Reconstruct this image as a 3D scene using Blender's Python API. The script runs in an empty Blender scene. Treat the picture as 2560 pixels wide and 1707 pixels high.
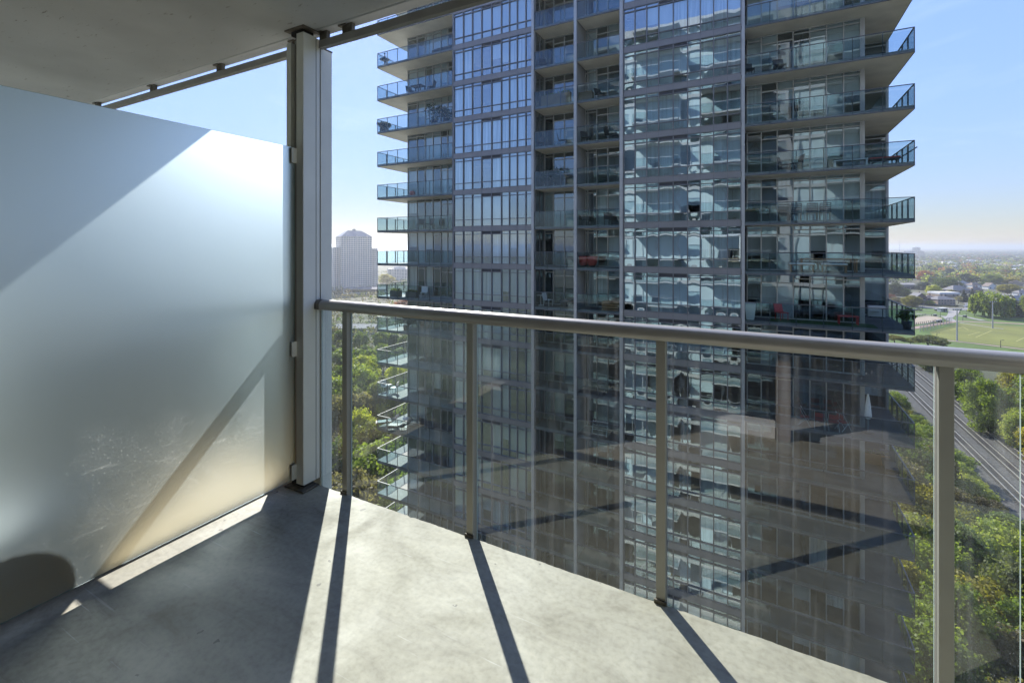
import bpy, math, random
import numpy as np
from mathutils import Vector, Matrix

# ------------------------------------------------------------------ scene
scene = bpy.context.scene
COL = scene.collection
RAD = math.radians
random.seed(7)

# ------------------------------------------------------------------ camera, world, sun, exposure
EYE = 1.37
YAW = RAD(28.2)
FPX = 1175.0
HORIZON = 618.0
cd = bpy.data.cameras.new('camera')
cam = bpy.data.objects.new('camera', cd)
COL.objects.link(cam)
cam.location = (0, 0, EYE)
cam.rotation_euler = (RAD(90), 0, YAW)
cd.sensor_width = 36.0
cd.lens = FPX / 2560 * 36.0
cd.shift_y = -(853.5 - HORIZON) / 2560
cd.clip_start = 0.03
cd.clip_end = 60000
scene.camera = cam

SUN_AZ, SUN_EL = RAD(44.3), RAD(35.8)          # azimuth measured from +Y towards -X
sd = bpy.data.lights.new('sun', 'SUN')
sun = bpy.data.objects.new('sun', sd)
COL.objects.link(sun)
sd.energy = 2.0
sd.angle = RAD(0.53)
sd.color = (1.0, 0.96, 0.90)
tosun = Vector((-math.sin(SUN_AZ) * math.cos(SUN_EL), math.cos(SUN_AZ) * math.cos(SUN_EL), math.sin(SUN_EL)))
sun.rotation_euler = tosun.to_track_quat('Z', 'Y').to_euler()

world = bpy.data.worlds.new('World')
scene.world = world
world.use_nodes = True
wn, wl = world.node_tree.nodes, world.node_tree.links
wn.clear()
wo = wn.new('ShaderNodeOutputWorld')
bg = wn.new('ShaderNodeBackground')
sky = wn.new('ShaderNodeTexSky')
sky.sky_type = 'NISHITA'
sky.sun_disc = False
sky.sun_elevation = SUN_EL
sky.sun_rotation = -SUN_AZ
sky.altitude = 100
sky.air_density = 1.0
sky.dust_density = 0.05
sky.ozone_density = 1.6
bg.inputs['Strength'].default_value = 0.15
# thin cirrus: noise on the view direction mixed over the sky
tc = wn.new('ShaderNodeTexCoord')
mp = wn.new('ShaderNodeMapping')
mp.inputs['Rotation'].default_value = (0, RAD(8), RAD(35))
mp.inputs['Scale'].default_value = (1.6, 3.0, 9.0)
nz = wn.new('ShaderNodeTexNoise')
nz.inputs['Scale'].default_value = 2.2
nz.inputs['Detail'].default_value = 7
nz.inputs['Roughness'].default_value = 0.55
nz.inputs['Distortion'].default_value = 0.6
cr = wn.new('ShaderNodeValToRGB')
cr.color_ramp.elements[0].position = 0.54
cr.color_ramp.elements[0].color = (0, 0, 0, 1)
cr.color_ramp.elements[1].position = 0.80
cr.color_ramp.elements[1].color = (0.07, 0.07, 0.07, 1)
mx = wn.new('ShaderNodeMixRGB')
mx.inputs['Color2'].default_value = (3.0, 3.1, 3.2, 1)
wl.new(tc.outputs['Generated'], mp.inputs['Vector'])
wl.new(mp.outputs['Vector'], nz.inputs['Vector'])
wl.new(nz.outputs['Fac'], cr.inputs['Fac'])
wl.new(cr.outputs['Color'], mx.inputs['Fac'])
# soft shoulder: the sky near the sun keeps its hue instead of burning out
sv = wn.new('ShaderNodeRGBToBW')
sm = wn.new('ShaderNodeMath'); sm.operation = 'MULTIPLY_ADD'; sm.inputs[1].default_value = 0.74; sm.inputs[2].default_value = 1.0
sdv = wn.new('ShaderNodeVectorMath'); sdv.operation = 'DIVIDE'
wl.new(sky.outputs['Color'], sv.inputs[0]); wl.new(sv.outputs[0], sm.inputs[0])
wl.new(sky.outputs['Color'], sdv.inputs[0]); wl.new(sm.outputs[0], sdv.inputs[1])
stn = wn.new('ShaderNodeVectorMath'); stn.operation = 'MULTIPLY'; stn.inputs[1].default_value = (0.94, 0.925, 1.13)
wl.new(sdv.outputs[0], stn.inputs[0])
wl.new(stn.outputs[0], mx.inputs['Color1'])
wl.new(mx.outputs['Color'], bg.inputs['Color'])
wl.new(bg.outputs['Background'], wo.inputs['Surface'])

scene.view_settings.view_transform = 'Standard'
scene.view_settings.look = 'None'
scene.view_settings.exposure = 2.2
scene.view_settings.gamma = 1.0
scene.render.engine = 'CYCLES'
cy = scene.cycles
cy.use_denoising = True
cy.max_bounces = 10
cy.diffuse_bounces = 6
cy.glossy_bounces = 5
cy.transmission_bounces = 6
cy.transparent_max_bounces = 40
cy.volume_bounces = 0
cy.sample_clamp_indirect = 6.0
cy.caustics_reflective = False
cy.caustics_refractive = False

# ------------------------------------------------------------------ geometry of the view: pixel of the photograph -> direction
SY, CY_ = math.sin(YAW), math.cos(YAW)


def ray(px, py):
    u = (px - 1280) / FPX
    return (-SY + CY_ * u, CY_ + SY * u, (HORIZON - py) / FPX)


GZ = -46.0


def ground(px, py, z=GZ):
    r = ray(px, py)
    d = (z - EYE) / r[2]
    return (r[0] * d, r[1] * d)


def x_at(px, Y):
    r = ray(px, 0)
    return r[0] / r[1] * Y


def pixel_of(x, y, z):
    f = -SY * x + CY_ * y
    r = CY_ * x + SY * y
    return 1280 + FPX * r / f, HORIZON - FPX * (z - EYE) / f, f


# ------------------------------------------------------------------ materials
def node_mat(name):
    m = bpy.data.materials.new(name)
    m.use_nodes = True
    n = m.node_tree.nodes
    n.clear()
    out = n.new('ShaderNodeOutputMaterial')
    return m, n, m.node_tree.links, out


def ramp(n, stops):
    r = n.new('ShaderNodeValToRGB')
    els = r.color_ramp.elements
    while len(els) > len(stops):
        els.remove(els[-1])
    while len(els) < len(stops):
        els.new(0.5)
    for e, (p, c) in zip(els, stops):
        e.position = p
        e.color = (c[0], c[1], c[2], 1) if len(c) == 3 else c
    return r


def surf(name, col, rough=0.6, metal=0.0, var=0.15, scale=3.0, bump=0.0, spec=0.5, bscale=None, coords='Object', stretch=None):
    """principled surface with a little noise in colour and relief"""
    m, n, l, out = node_mat(name)
    p = n.new('ShaderNodeBsdfPrincipled')
    t = n.new('ShaderNodeTexCoord')
    nz = n.new('ShaderNodeTexNoise')
    nz.inputs['Scale'].default_value = scale
    nz.inputs['Detail'].default_value = 6
    src = t.outputs[coords]
    if stretch:
        mpn = n.new('ShaderNodeMapping')
        mpn.inputs['Scale'].default_value = stretch
        l.new(src, mpn.inputs['Vector'])
        src = mpn.outputs['Vector']
    l.new(src, nz.inputs['Vector'])
    a = [max(0, c * (1 - var)) for c in col]
    b = [min(1, c * (1 + var)) for c in col]
    r = ramp(n, [(0.3, a), (0.7, b)])
    l.new(nz.outputs['Fac'], r.inputs['Fac'])
    l.new(r.outputs['Color'], p.inputs['Base Color'])
    p.inputs['Roughness'].default_value = rough
    p.inputs['Metallic'].default_value = metal
    p.inputs['Specular IOR Level'].default_value = spec
    if bump:
        bn = n.new('ShaderNodeTexNoise')
        bn.inputs['Scale'].default_value = bscale or scale * 6
        bn.inputs['Detail'].default_value = 5
        l.new(src, bn.inputs['Vector'])
        bp = n.new('ShaderNodeBump')
        bp.inputs['Strength'].default_value = 0.5
        bp.inputs['Distance'].default_value = bump
        l.new(bn.outputs['Fac'], bp.inputs['Height'])
        l.new(bp.outputs['Normal'], p.inputs['Normal'])
    l.new(p.outputs['BSDF'], out.inputs['Surface'])
    return m


def mathn(n, l, op, a, b=None, clamp=False):
    q = n.new('ShaderNodeMath')
    q.operation = op
    q.use_clamp = clamp
    for i, v in enumerate((a, b)):
        if v is None:
            continue
        if hasattr(v, 'default_value') or hasattr(v, 'links'):
            l.new(v, q.inputs[i])
        else:
            q.inputs[i].default_value = v
    return q.outputs[0]


def mat_floor():
    m, n, l, out = node_mat('balcony_concrete')
    p = n.new('ShaderNodeBsdfPrincipled')
    t = n.new('ShaderNodeTexCoord')
    big = n.new('ShaderNodeTexNoise'); big.inputs['Scale'].default_value = 1.9; big.inputs['Detail'].default_value = 9; big.inputs['Roughness'].default_value = 0.62; big.inputs['Distortion'].default_value = 0.7
    fine = n.new('ShaderNodeTexNoise'); fine.inputs['Scale'].default_value = 46; fine.inputs['Detail'].default_value = 8
    l.new(t.outputs['Object'], big.inputs['Vector'])
    l.new(t.outputs['Object'], fine.inputs['Vector'])
    r1 = ramp(n, [(0.28, (0.270, 0.250, 0.19)), (0.44, (0.352, 0.332, 0.262)), (0.56, (0.382, 0.363, 0.292)), (0.74, (0.425, 0.408, 0.335))])
    l.new(big.outputs['Fac'], r1.inputs['Fac'])
    r2 = ramp(n, [(0.32, (0.86, 0.86, 0.85)), (0.5, (1.0, 1.0, 1.0)), (0.68, (1.08, 1.08, 1.08))])
    l.new(fine.outputs['Fac'], r2.inputs['Fac'])
    mul = n.new('ShaderNodeMixRGB'); mul.blend_type = 'MULTIPLY'; mul.inputs['Fac'].default_value = 1
    l.new(r1.outputs['Color'], mul.inputs['Color1']); l.new(r2.outputs['Color'], mul.inputs['Color2'])
    # worn, streaky patches and water stains
    smp = n.new('ShaderNodeMapping'); smp.inputs['Rotation'].default_value = (0, 0, RAD(28)); smp.inputs['Scale'].default_value = (1.6, 4.2, 1)
    l.new(t.outputs['Object'], smp.inputs['Vector'])
    sn0 = n.new('ShaderNodeTexNoise'); sn0.inputs['Scale'].default_value = 1.7; sn0.inputs['Detail'].default_value = 10; sn0.inputs['Roughness'].default_value = 0.68; sn0.inputs['Distortion'].default_value = 1.1
    l.new(smp.outputs['Vector'], sn0.inputs['Vector'])
    rs0 = ramp(n, [(0.30, (0.66, 0.65, 0.63)), (0.43, (0.91, 0.905, 0.90)), (0.57, (1.04, 1.04, 1.035)), (0.70, (1.18, 1.18, 1.17))])
    l.new(sn0.outputs['Fac'], rs0.inputs['Fac'])
    mu2 = n.new('ShaderNodeMixRGB'); mu2.blend_type = 'MULTIPLY'; mu2.inputs['Fac'].default_value = 1
    l.new(mul.outputs['Color'], mu2.inputs['Color1']); l.new(rs0.outputs['Color'], mu2.inputs['Color2'])
    mul = mu2
    # dark pits and specks
    vo = n.new('ShaderNodeTexVoronoi'); vo.inputs['Scale'].default_value = 11; vo.inputs['Randomness'].default_value = 1
    wob = n.new('ShaderNodeTexNoise'); wob.inputs['Scale'].default_value = 30
    l.new(t.outputs['Object'], wob.inputs['Vector'])
    addv = n.new('ShaderNodeMixRGB'); addv.blend_type = 'ADD'; addv.inputs['Fac'].default_value = 0.035
    l.new(t.outputs['Object'], addv.inputs['Color1']); l.new(wob.outputs['Color'], addv.inputs['Color2'])
    l.new(addv.outputs['Color'], vo.inputs['Vector'])
    sep = n.new('ShaderNodeSeparateColor'); l.new(vo.outputs['Color'], sep.inputs['Color'])
    keep = mathn(n, l, 'GREATER_THAN', sep.outputs[0], 0.68)
    size = mathn(n, l, 'MULTIPLY', sep.outputs[1], 0.14)
    spot = mathn(n, l, 'LESS_THAN', vo.outputs['Distance'], size)
    pit = mathn(n, l, 'MULTIPLY', keep, spot)
    dark = n.new('ShaderNodeMixRGB'); dark.inputs['Color2'].default_value = (0.12, 0.112, 0.10, 1)
    l.new(mathn(n, l, 'MULTIPLY', pit, 0.75), dark.inputs['Fac']); l.new(mul.outputs['Color'], dark.inputs['Color1'])
    # trowel and scuff lines: two sets of stretched noise, thresholded thin
    col = dark.outputs['Color']
    for ang, sc, lo, tint in ((24, (2.0, 70, 1), 0.68, (0.60, 0.59, 0.55)), (-38, (3, 110, 1), 0.71, (0.62, 0.61, 0.57)), (70, (2.4, 95, 1), 0.72, (0.22, 0.21, 0.19))):
        mpn = n.new('ShaderNodeMapping'); mpn.inputs['Rotation'].default_value = (0, 0, RAD(ang)); mpn.inputs['Scale'].default_value = sc
        l.new(t.outputs['Object'], mpn.inputs['Vector'])
        sn = n.new('ShaderNodeTexNoise'); sn.inputs['Scale'].default_value = 1.0; sn.inputs['Detail'].default_value = 3
        l.new(mpn.outputs['Vector'], sn.inputs['Vector'])
        rr = ramp(n, [(lo, (0, 0, 0)), (lo + 0.05, (1, 1, 1))])
        l.new(sn.outputs['Fac'], rr.inputs['Fac'])
        mk = n.new('ShaderNodeTexNoise'); mk.inputs['Scale'].default_value = 1.3; mk.inputs['Detail'].default_value = 2
        mo = n.new('ShaderNodeVectorMath'); mo.operation = 'ADD'; mo.inputs[1].default_value = (ang, 3, 1)
        l.new(t.outputs['Object'], mo.inputs[0]); l.new(mo.outputs[0], mk.inputs['Vector'])
        mr = ramp(n, [(0.46, (0, 0, 0)), (0.58, (0.8, 0.8, 0.8))])
        l.new(mk.outputs['Fac'], mr.inputs['Fac'])
        mm = n.new('ShaderNodeMixRGB'); mm.inputs['Color2'].default_value = (*tint, 1)
        l.new(mathn(n, l, 'MULTIPLY', rr.outputs['Color'], mr.outputs['Color']), mm.inputs['Fac'])
        l.new(col, mm.inputs['Color1'])
        col = mm.outputs['Color']
    l.new(col, p.inputs['Base Color'])
    rrough = ramp(n, [(0.3, (0.72, 0.72, 0.72)), (0.7, (0.52, 0.52, 0.52))])
    l.new(big.outputs['Fac'], rrough.inputs['Fac'])
    l.new(rrough.outputs['Color'], p.inputs['Roughness'])
    bp = n.new('ShaderNodeBump'); bp.inputs['Strength'].default_value = 0.35; bp.inputs['Distance'].default_value = 0.004
    hs = mathn(n, l, 'SUBTRACT', mathn(n, l, 'MULTIPLY', fine.outputs['Fac'], 0.5), pit)
    l.new(hs, bp.inputs['Height']); l.new(bp.outputs['Normal'], p.inputs['Normal'])
    l.new(p.outputs['BSDF'], out.inputs['Surface'])
    return m


def mat_ceiling():
    m, n, l, out = node_mat('painted_soffit')
    p = n.new('ShaderNodeBsdfPrincipled')
    t = n.new('ShaderNodeTexCoord')
    big = n.new('ShaderNodeTexNoise'); big.inputs['Scale'].default_value = 1.4; big.inputs['Detail'].default_value = 8
    l.new(t.outputs['Object'], big.inputs['Vector'])
    r1 = ramp(n, [(0.3, (0.46, 0.475, 0.48)), (0.7, (0.62, 0.64, 0.645))])
    l.new(big.outputs['Fac'], r1.inputs['Fac'])
    mpn = n.new('ShaderNodeMapping'); mpn.inputs['Rotation'].default_value = (0, 0, RAD(-35)); mpn.inputs['Scale'].default_value = (9, 38, 1)
    l.new(t.outputs['Object'], mpn.inputs['Vector'])
    sn = n.new('ShaderNodeTexNoise'); sn.inputs['Scale'].default_value = 1; sn.inputs['Detail'].default_value = 5; sn.inputs['Roughness'].default_value = 0.7
    l.new(mpn.outputs['Vector'], sn.inputs['Vector'])
    rr = ramp(n, [(0.635, (0, 0, 0)), (0.69, (0.75, 0.75, 0.75))])
    l.new(sn.outputs['Fac'], rr.inputs['Fac'])
    mm = n.new('ShaderNodeMixRGB'); mm.inputs['Color2'].default_value = (0.20, 0.185, 0.16, 1)
    l.new(rr.outputs['Color'], mm.inputs['Fac']); l.new(r1.outputs['Color'], mm.inputs['Color1'])
    l.new(mm.outputs['Color'], p.inputs['Base Color'])
    p.inputs['Roughness'].default_value = 0.8
    fn = n.new('ShaderNodeTexNoise'); fn.inputs['Scale'].default_value = 60; fn.inputs['Detail'].default_value = 6
    l.new(t.outputs['Object'], fn.inputs['Vector'])
    bp = n.new('ShaderNodeBump'); bp.inputs['Strength'].default_value = 0.4; bp.inputs['Distance'].default_value = 0.003
    l.new(fn.outputs['Fac'], bp.inputs['Height']); l.new(bp.outputs['Normal'], p.inputs['Normal'])
    l.new(p.outputs['BSDF'], out.inputs['Surface'])
    return m


def specks(n, l, vec, scale, keep, size):
    vo = n.new('ShaderNodeTexVoronoi'); vo.inputs['Scale'].default_value = scale
    l.new(vec, vo.inputs['Vector'])
    sep = n.new('ShaderNodeSeparateColor'); l.new(vo.outputs['Color'], sep.inputs['Color'])
    k = mathn(n, l, 'GREATER_THAN', sep.outputs[0], keep)
    s = mathn(n, l, 'LESS_THAN', vo.outputs['Distance'], mathn(n, l, 'MULTIPLY', sep.outputs[1], size))
    return mathn(n, l, 'MULTIPLY', k, s)


def fresnel_mix(n, l, base, ior, normal=None, extra=0.0):
    f = n.new('ShaderNodeFresnel'); f.inputs['IOR'].default_value = ior
    if normal is not None:
        l.new(normal, f.inputs['Normal'])
    ge = n.new('ShaderNodeNewGeometry')          # only the outer face mirrors; the inner one lets light pass
    front = mathn(n, l, 'SUBTRACT', 1.0, ge.outputs['Backfacing'])
    return mathn(n, l, 'MULTIPLY', mathn(n, l, 'ADD', f.outputs[0], extra, clamp=True), front)


def mat_clear_glass(name, tint, ior=1.5, extra=0.03, dirt=True, streak=1.0):
    """window glass: transparent with fresnel reflection, plus dust specks, drips and smears that scatter light"""
    m, n, l, out = node_mat(name)
    tr = n.new('ShaderNodeBsdfTransparent'); tr.inputs['Color'].default_value = (*tint, 1)
    gl = n.new('ShaderNodeBsdfGlossy'); gl.inputs['Roughness'].default_value = 0.0; gl.inputs['Color'].default_value = (1, 1, 1, 1)
    mix = n.new('ShaderNodeMixShader')
    l.new(fresnel_mix(n, l, None, ior, None, extra), mix.inputs[0])
    l.new(tr.outputs[0], mix.inputs[1]); l.new(gl.outputs[0], mix.inputs[2])
    last = mix.outputs[0]
    if dirt:
        t = n.new('ShaderNodeTexCoord')
        v = t.outputs['Object']
        a = specks(n, l, v, 120, 0.70, 0.24)
        b = specks(n, l, v, 34, 0.92, 0.13)
        mk = n.new('ShaderNodeTexNoise'); mk.inputs['Scale'].default_value = 2.3; mk.inputs['Detail'].default_value = 3
        l.new(v, mk.inputs['Vector'])
        mr = ramp(n, [(0.48, (0, 0, 0)), (0.66, (1, 1, 1))])
        l.new(mk.outputs['Fac'], mr.inputs['Fac'])
        sp = mathn(n, l, 'MULTIPLY', mathn(n, l, 'MAXIMUM', a, b), mr.outputs['Color'])
        # vertical run marks
        mpn = n.new('ShaderNodeMapping'); mpn.inputs['Scale'].default_value = (34, 34, 0.9)
        l.new(v, mpn.inputs['Vector'])
        sn = n.new('ShaderNodeTexNoise'); sn.inputs['Scale'].default_value = 1; sn.inputs['Detail'].default_value = 4
        l.new(mpn.outputs['Vector'], sn.inputs['Vector'])
        sr = ramp(n, [(0.54, (0, 0, 0)), (0.74, (1, 1, 1))])
        l.new(sn.outputs['Fac'], sr.inputs['Fac'])
        # greasy clouds
        cn = n.new('ShaderNodeTexNoise'); cn.inputs['Scale'].default_value = 3.1; cn.inputs['Detail'].default_value = 6; cn.inputs['Distortion'].default_value = 1.2
        l.new(v, cn.inputs['Vector'])
        crr = ramp(n, [(0.5, (0, 0, 0)), (0.8, (1, 1, 1))])
        l.new(cn.outputs['Fac'], crr.inputs['Fac'])
        film = mathn(n, l, 'ADD', mathn(n, l, 'MULTIPLY', sr.outputs['Color'], 0.060 * streak), mathn(n, l, 'MULTIPLY', crr.outputs['Color'], 0.040 * streak))
        film = mathn(n, l, 'ADD', film, 0.008)
        d = mathn(n, l, 'MAXIMUM', mathn(n, l, 'MULTIPLY', sp, 0.30), film, clamp=True)
        df = n.new('ShaderNodeBsdfDiffuse'); df.inputs['Color'].default_value = (0.75, 0.77, 0.76, 1)
        tl = n.new('ShaderNodeBsdfTranslucent'); tl.inputs['Color'].default_value = (0.75, 0.77, 0.76, 1)
        dm = n.new('ShaderNodeMixShader'); dm.inputs[0].default_value = 0.5
        l.new(df.outputs[0], dm.inputs[1]); l.new(tl.outputs[0], dm.inputs[2])
        m2 = n.new('ShaderNodeMixShader')
        l.new(d, m2.inputs[0]); l.new(last, m2.inputs[1]); l.new(dm.outputs[0], m2.inputs[2])
        last = m2.outputs[0]
    l.new(last, out.inputs['Surface'])
    return m


def mat_tower_glass(name, tint, refl, base, bumpd):
    """coated curtain-wall glass: see-through but mirror-like, slightly wavy"""
    m, n, l, out = node_mat(name)
    t = n.new('ShaderNodeTexCoord')
    nz = n.new('ShaderNodeTexNoise'); nz.inputs['Scale'].default_value = 0.7; nz.inputs['Detail'].default_value = 1.5
    l.new(t.outputs['Object'], nz.inputs['Vector'])
    bp = n.new('ShaderNodeBump'); bp.inputs['Strength'].default_value = 1.0; bp.inputs['Distance'].default_value = bumpd
    l.new(nz.outputs['Fac'], bp.inputs['Height'])
    tr = n.new('ShaderNodeBsdfTransparent'); tr.inputs['Color'].default_value = (*tint, 1)
    gl = n.new('ShaderNodeBsdfGlossy'); gl.inputs['Roughness'].default_value = 0.015; gl.inputs['Color'].default_value = (*refl, 1)
    l.new(bp.outputs['Normal'], gl.inputs['Normal'])
    mix = n.new('ShaderNodeMixShader')
    l.new(fresnel_mix(n, l, None, 1.5, None, base), mix.inputs[0])
    l.new(tr.outputs[0], mix.inputs[1]); l.new(gl.outputs[0], mix.inputs[2])
    l.new(mix.outputs[0], out.inputs['Surface'])
    return m


def mat_frosted():
    m, n, l, out = node_mat('frosted_glass')
    t = n.new('ShaderNodeTexCoord')
    v = t.outputs['Object']
    c = n.new('ShaderNodeMixShader')
    rf = n.new('ShaderNodeBsdfRefraction'); rf.inputs['IOR'].default_value = 1.5; rf.inputs['Roughness'].default_value = 0.02; rf.inputs['Color'].default_value = (0.94, 0.975, 0.97, 1)
    gl = n.new('ShaderNodeBsdfGlossy'); gl.inputs['Roughness'].default_value = 0.22; gl.inputs['Color'].default_value = (1, 1, 1, 1)
    l.new(fresnel_mix(n, l, None, 1.45, None, 0.0), c.inputs[0])
    l.new(rf.outputs[0], c.inputs[1]); l.new(gl.outputs[0], c.inputs[2])
    l.new(c.outputs[0], out.inputs['Surface'])
    return m


def mat_etched():
    m, n, l, out = node_mat('etched_glass_face')
    rf = n.new('ShaderNodeBsdfRefraction'); rf.inputs['IOR'].default_value = 1.5; rf.inputs['Roughness'].default_value = 0.66; rf.inputs['Color'].default_value = (0.84, 0.955, 1.0, 1)
    tl = n.new('ShaderNodeBsdfTranslucent'); tl.inputs['Color'].default_value = (0.56, 0.70, 0.78, 1)
    a = n.new('ShaderNodeMixShader'); a.inputs[0].default_value = 0.09
    l.new(rf.outputs[0], a.inputs[1]); l.new(tl.outputs[0], a.inputs[2])
    t = n.new('ShaderNodeTexCoord')
    v = t.outputs['Object']
    # dust specks, scuffs and wiped smears, denser low down on the pane
    s1 = specks(n, l, v, 105, 0.42, 0.36)
    s2 = specks(n, l, v, 40, 0.86, 0.16)
    mk = n.new('ShaderNodeTexNoise'); mk.inputs['Scale'].default_value = 1.8; mk.inputs['Detail'].default_value = 4
    l.new(v, mk.inputs['Vector'])
    sx = n.new('ShaderNodeSeparateXYZ'); l.new(v, sx.inputs[0])
    low = n.new('ShaderNodeMapRange'); low.inputs['From Min'].default_value = 1.15; low.inputs['From Max'].default_value = 0.45
    l.new(sx.outputs['Z'], low.inputs['Value'])
    mr = ramp(n, [(0.40, (0, 0, 0)), (0.60, (1, 1, 1))])
    l.new(mk.outputs['Fac'], mr.inputs['Fac'])
    spk = mathn(n, l, 'MULTIPLY', mathn(n, l, 'MULTIPLY', mathn(n, l, 'MAXIMUM', s1, s2), mr.outputs['Color']), low.outputs[0])
    mpn = n.new('ShaderNodeMapping'); mpn.inputs['Rotation'].default_value = (RAD(35), 0, 0); mpn.inputs['Scale'].default_value = (1, 7, 60)
    l.new(v, mpn.inputs['Vector'])
    sn = n.new('ShaderNodeTexNoise'); sn.inputs['Scale'].default_value = 1; sn.inputs['Detail'].default_value = 5
    l.new(mpn.outputs['Vector'], sn.inputs['Vector'])
    sr = ramp(n, [(0.60, (0, 0, 0)), (0.76, (1, 1, 1))])
    l.new(sn.outputs['Fac'], sr.inputs['Fac'])
    scuff = mathn(n, l, 'MULTIPLY', mathn(n, l, 'MULTIPLY', sr.outputs['Color'], mr.outputs['Color']), mathn(n, l, 'MULTIPLY', low.outputs[0], 0.22))
    cl = ramp(n, [(0.45, (0, 0, 0)), (0.75, (0.16, 0.16, 0.16))])
    l.new(mk.outputs['Fac'], cl.inputs['Fac'])
    f = mathn(n, l, 'ADD', mathn(n, l, 'MULTIPLY', spk, 0.30), mathn(n, l, 'ADD', scuff, mathn(n, l, 'MULTIPLY', cl.outputs['Color'], low.outputs[0])), clamp=True)
    dd = n.new('ShaderNodeBsdfDiffuse'); dd.inputs['Color'].default_value = (0.80, 0.81, 0.80, 1)
    dt = n.new('ShaderNodeBsdfTranslucent'); dt.inputs['Color'].default_value = (0.80, 0.81, 0.80, 1)
    dm = n.new('ShaderNodeMixShader'); dm.inputs[0].default_value = 0.85
    l.new(dd.outputs[0], dm.inputs[1]); l.new(dt.outputs[0], dm.inputs[2])
    e = n.new('ShaderNodeMixShader')
    l.new(f, e.inputs[0]); l.new(a.outputs[0], e.inputs[1]); l.new(dm.outputs[0], e.inputs[2])
    l.new(e.outputs[0], out.inputs['Surface'])
    return m


def mat_transparent(name, col):
    m, n, l, out = node_mat(name)
    tr = n.new('ShaderNodeBsdfTransparent'); tr.inputs['Color'].default_value = (*col, 1)
    l.new(tr.outputs[0], out.inputs['Surface'])
    return m


def mat_leaf(name, c0, c1, c2, trans=0.48):
    """leaves: colour runs with position noise and per-tree random, thin enough to let light through"""
    m, n, l, out = node_mat(name)
    t = n.new('ShaderNodeTexCoord')
    oi = n.new('ShaderNodeObjectInfo')
    nz = n.new('ShaderNodeTexNoise'); nz.inputs['Scale'].default_value = 0.55; nz.inputs['Detail'].default_value = 5; nz.inputs['Roughness'].default_value = 0.7
    l.new(t.outputs['Object'], nz.inputs['Vector'])
    f = mathn(n, l, 'ADD', nz.outputs['Fac'], mathn(n, l, 'MULTIPLY', mathn(n, l, 'SUBTRACT', oi.outputs['Random'], 0.5), 0.28))
    r = ramp(n, [(0.32, c0), (0.5, c1), (0.68, c2)])
    l.new(f, r.inputs['Fac'])
    df = n.new('ShaderNodeBsdfPrincipled'); df.inputs['Roughness'].default_value = 0.55; df.inputs['Specular IOR Level'].default_value = 0.3
    l.new(r.outputs['Color'], df.inputs['Base Color'])
    tl = n.new('ShaderNodeBsdfTranslucent')
    br = n.new('ShaderNodeMixRGB'); br.blend_type = 'MULTIPLY'; br.inputs['Fac'].default_value = 1; br.inputs['Color2'].default_value = (1.7, 1.8, 0.75, 1)
    l.new(r.outputs['Color'], br.inputs['Color1']); l.new(br.outputs['Color'], tl.inputs['Color'])
    mix = n.new('ShaderNodeMixShader'); mix.inputs[0].default_value = trans
    l.new(df.outputs[0], mix.inputs[1]); l.new(tl.outputs[0], mix.inputs[2])
    l.new(mix.outputs[0], out.inputs['Surface'])
    return m


M = {}
M['floor'] = mat_floor()
M['soffit'] = mat_ceiling()
M['alu'] = surf('satin_aluminium_paint', (0.74, 0.75, 0.69), 0.42, 0.0, 0.05, 5, 0.0006, 0.5, 40)
M['rail'] = surf('handrail_metal', (0.42, 0.405, 0.375), 0.30, 0.30, 0.06, 9, 0.0003, 0.6, 70)
M['post'] = surf('railing_post_paint', (0.36, 0.35, 0.315), 0.40, 0.25, 0.06, 6, 0.0004, 0.5, 60)
M['gasket'] = surf('black_rubber', (0.02, 0.02, 0.02), 0.7)
M['dirtymetal'] = surf('stained_bracket_steel', (0.16, 0.145, 0.12), 0.65, 0.4, 0.45, 25, 0.001)
M['channel'] = surf('hanging_channel_paint', (0.36, 0.35, 0.33), 0.5, 0.1, 0.12, 8, 0.0006)
M['railglass'] = mat_clear_glass('railing_glass', (0.84, 0.88, 0.86), 1.52, 0.06, True, 1.0)
M['clearglass'] = mat_clear_glass('neighbour_railing_glass', (0.96, 0.97, 0.97), 1.45, 0.0, False)
M['frost'] = mat_frosted()
M['etched'] = mat_etched()
M['glassback'] = mat_transparent('glass_inner_face', (0.97, 0.99, 0.985))
M['glassedge'] = surf('green_glass_edge', (0.45, 0.68, 0.62), 0.15, 0, 0.05)
M['glassedge_lt'] = surf('polished_glass_edge', (0.42, 0.50, 0.48), 0.15, 0, 0.05)
M['towerglass'] = mat_tower_glass('tower_bay_glass', (0.62, 0.73, 0.80), (0.76, 0.90, 1.0), 0.36, 0.0010)
M['doorglass'] = mat_tower_glass('tower_door_glass', (0.66, 0.73, 0.75), (0.76, 0.90, 1.0), 0.18, 0.0010)
M['balglass'] = mat_tower_glass('tower_balcony_glass', (0.78, 0.85, 0.865), (0.85, 0.95, 1.0), 0.025, 0.0022)
M['towermetal'] = surf('tower_mullion_metal', (0.20, 0.20, 0.215), 0.42, 0.35, 0.08, 2)
M['spandrel'] = surf('tower_spandrel_panel', (0.26, 0.25, 0.26), 0.45, 0.3, 0.07, 0.7)
M['louvre'] = surf('tower_vent_louvre', (0.07, 0.07, 0.08), 0.6, 0.2, 0.15, 3)
M['pier'] = surf('tower_pier_metal', (0.46, 0.455, 0.46), 0.4, 0.35, 0.08, 1)
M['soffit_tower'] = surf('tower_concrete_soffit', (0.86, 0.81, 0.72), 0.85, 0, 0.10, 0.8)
M['slabtop'] = surf('tower_balcony_floor', (0.13, 0.12, 0.11), 0.8, 0, 0.15, 1.3)  # darker copy for the shaded middle and right balconies
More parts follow.
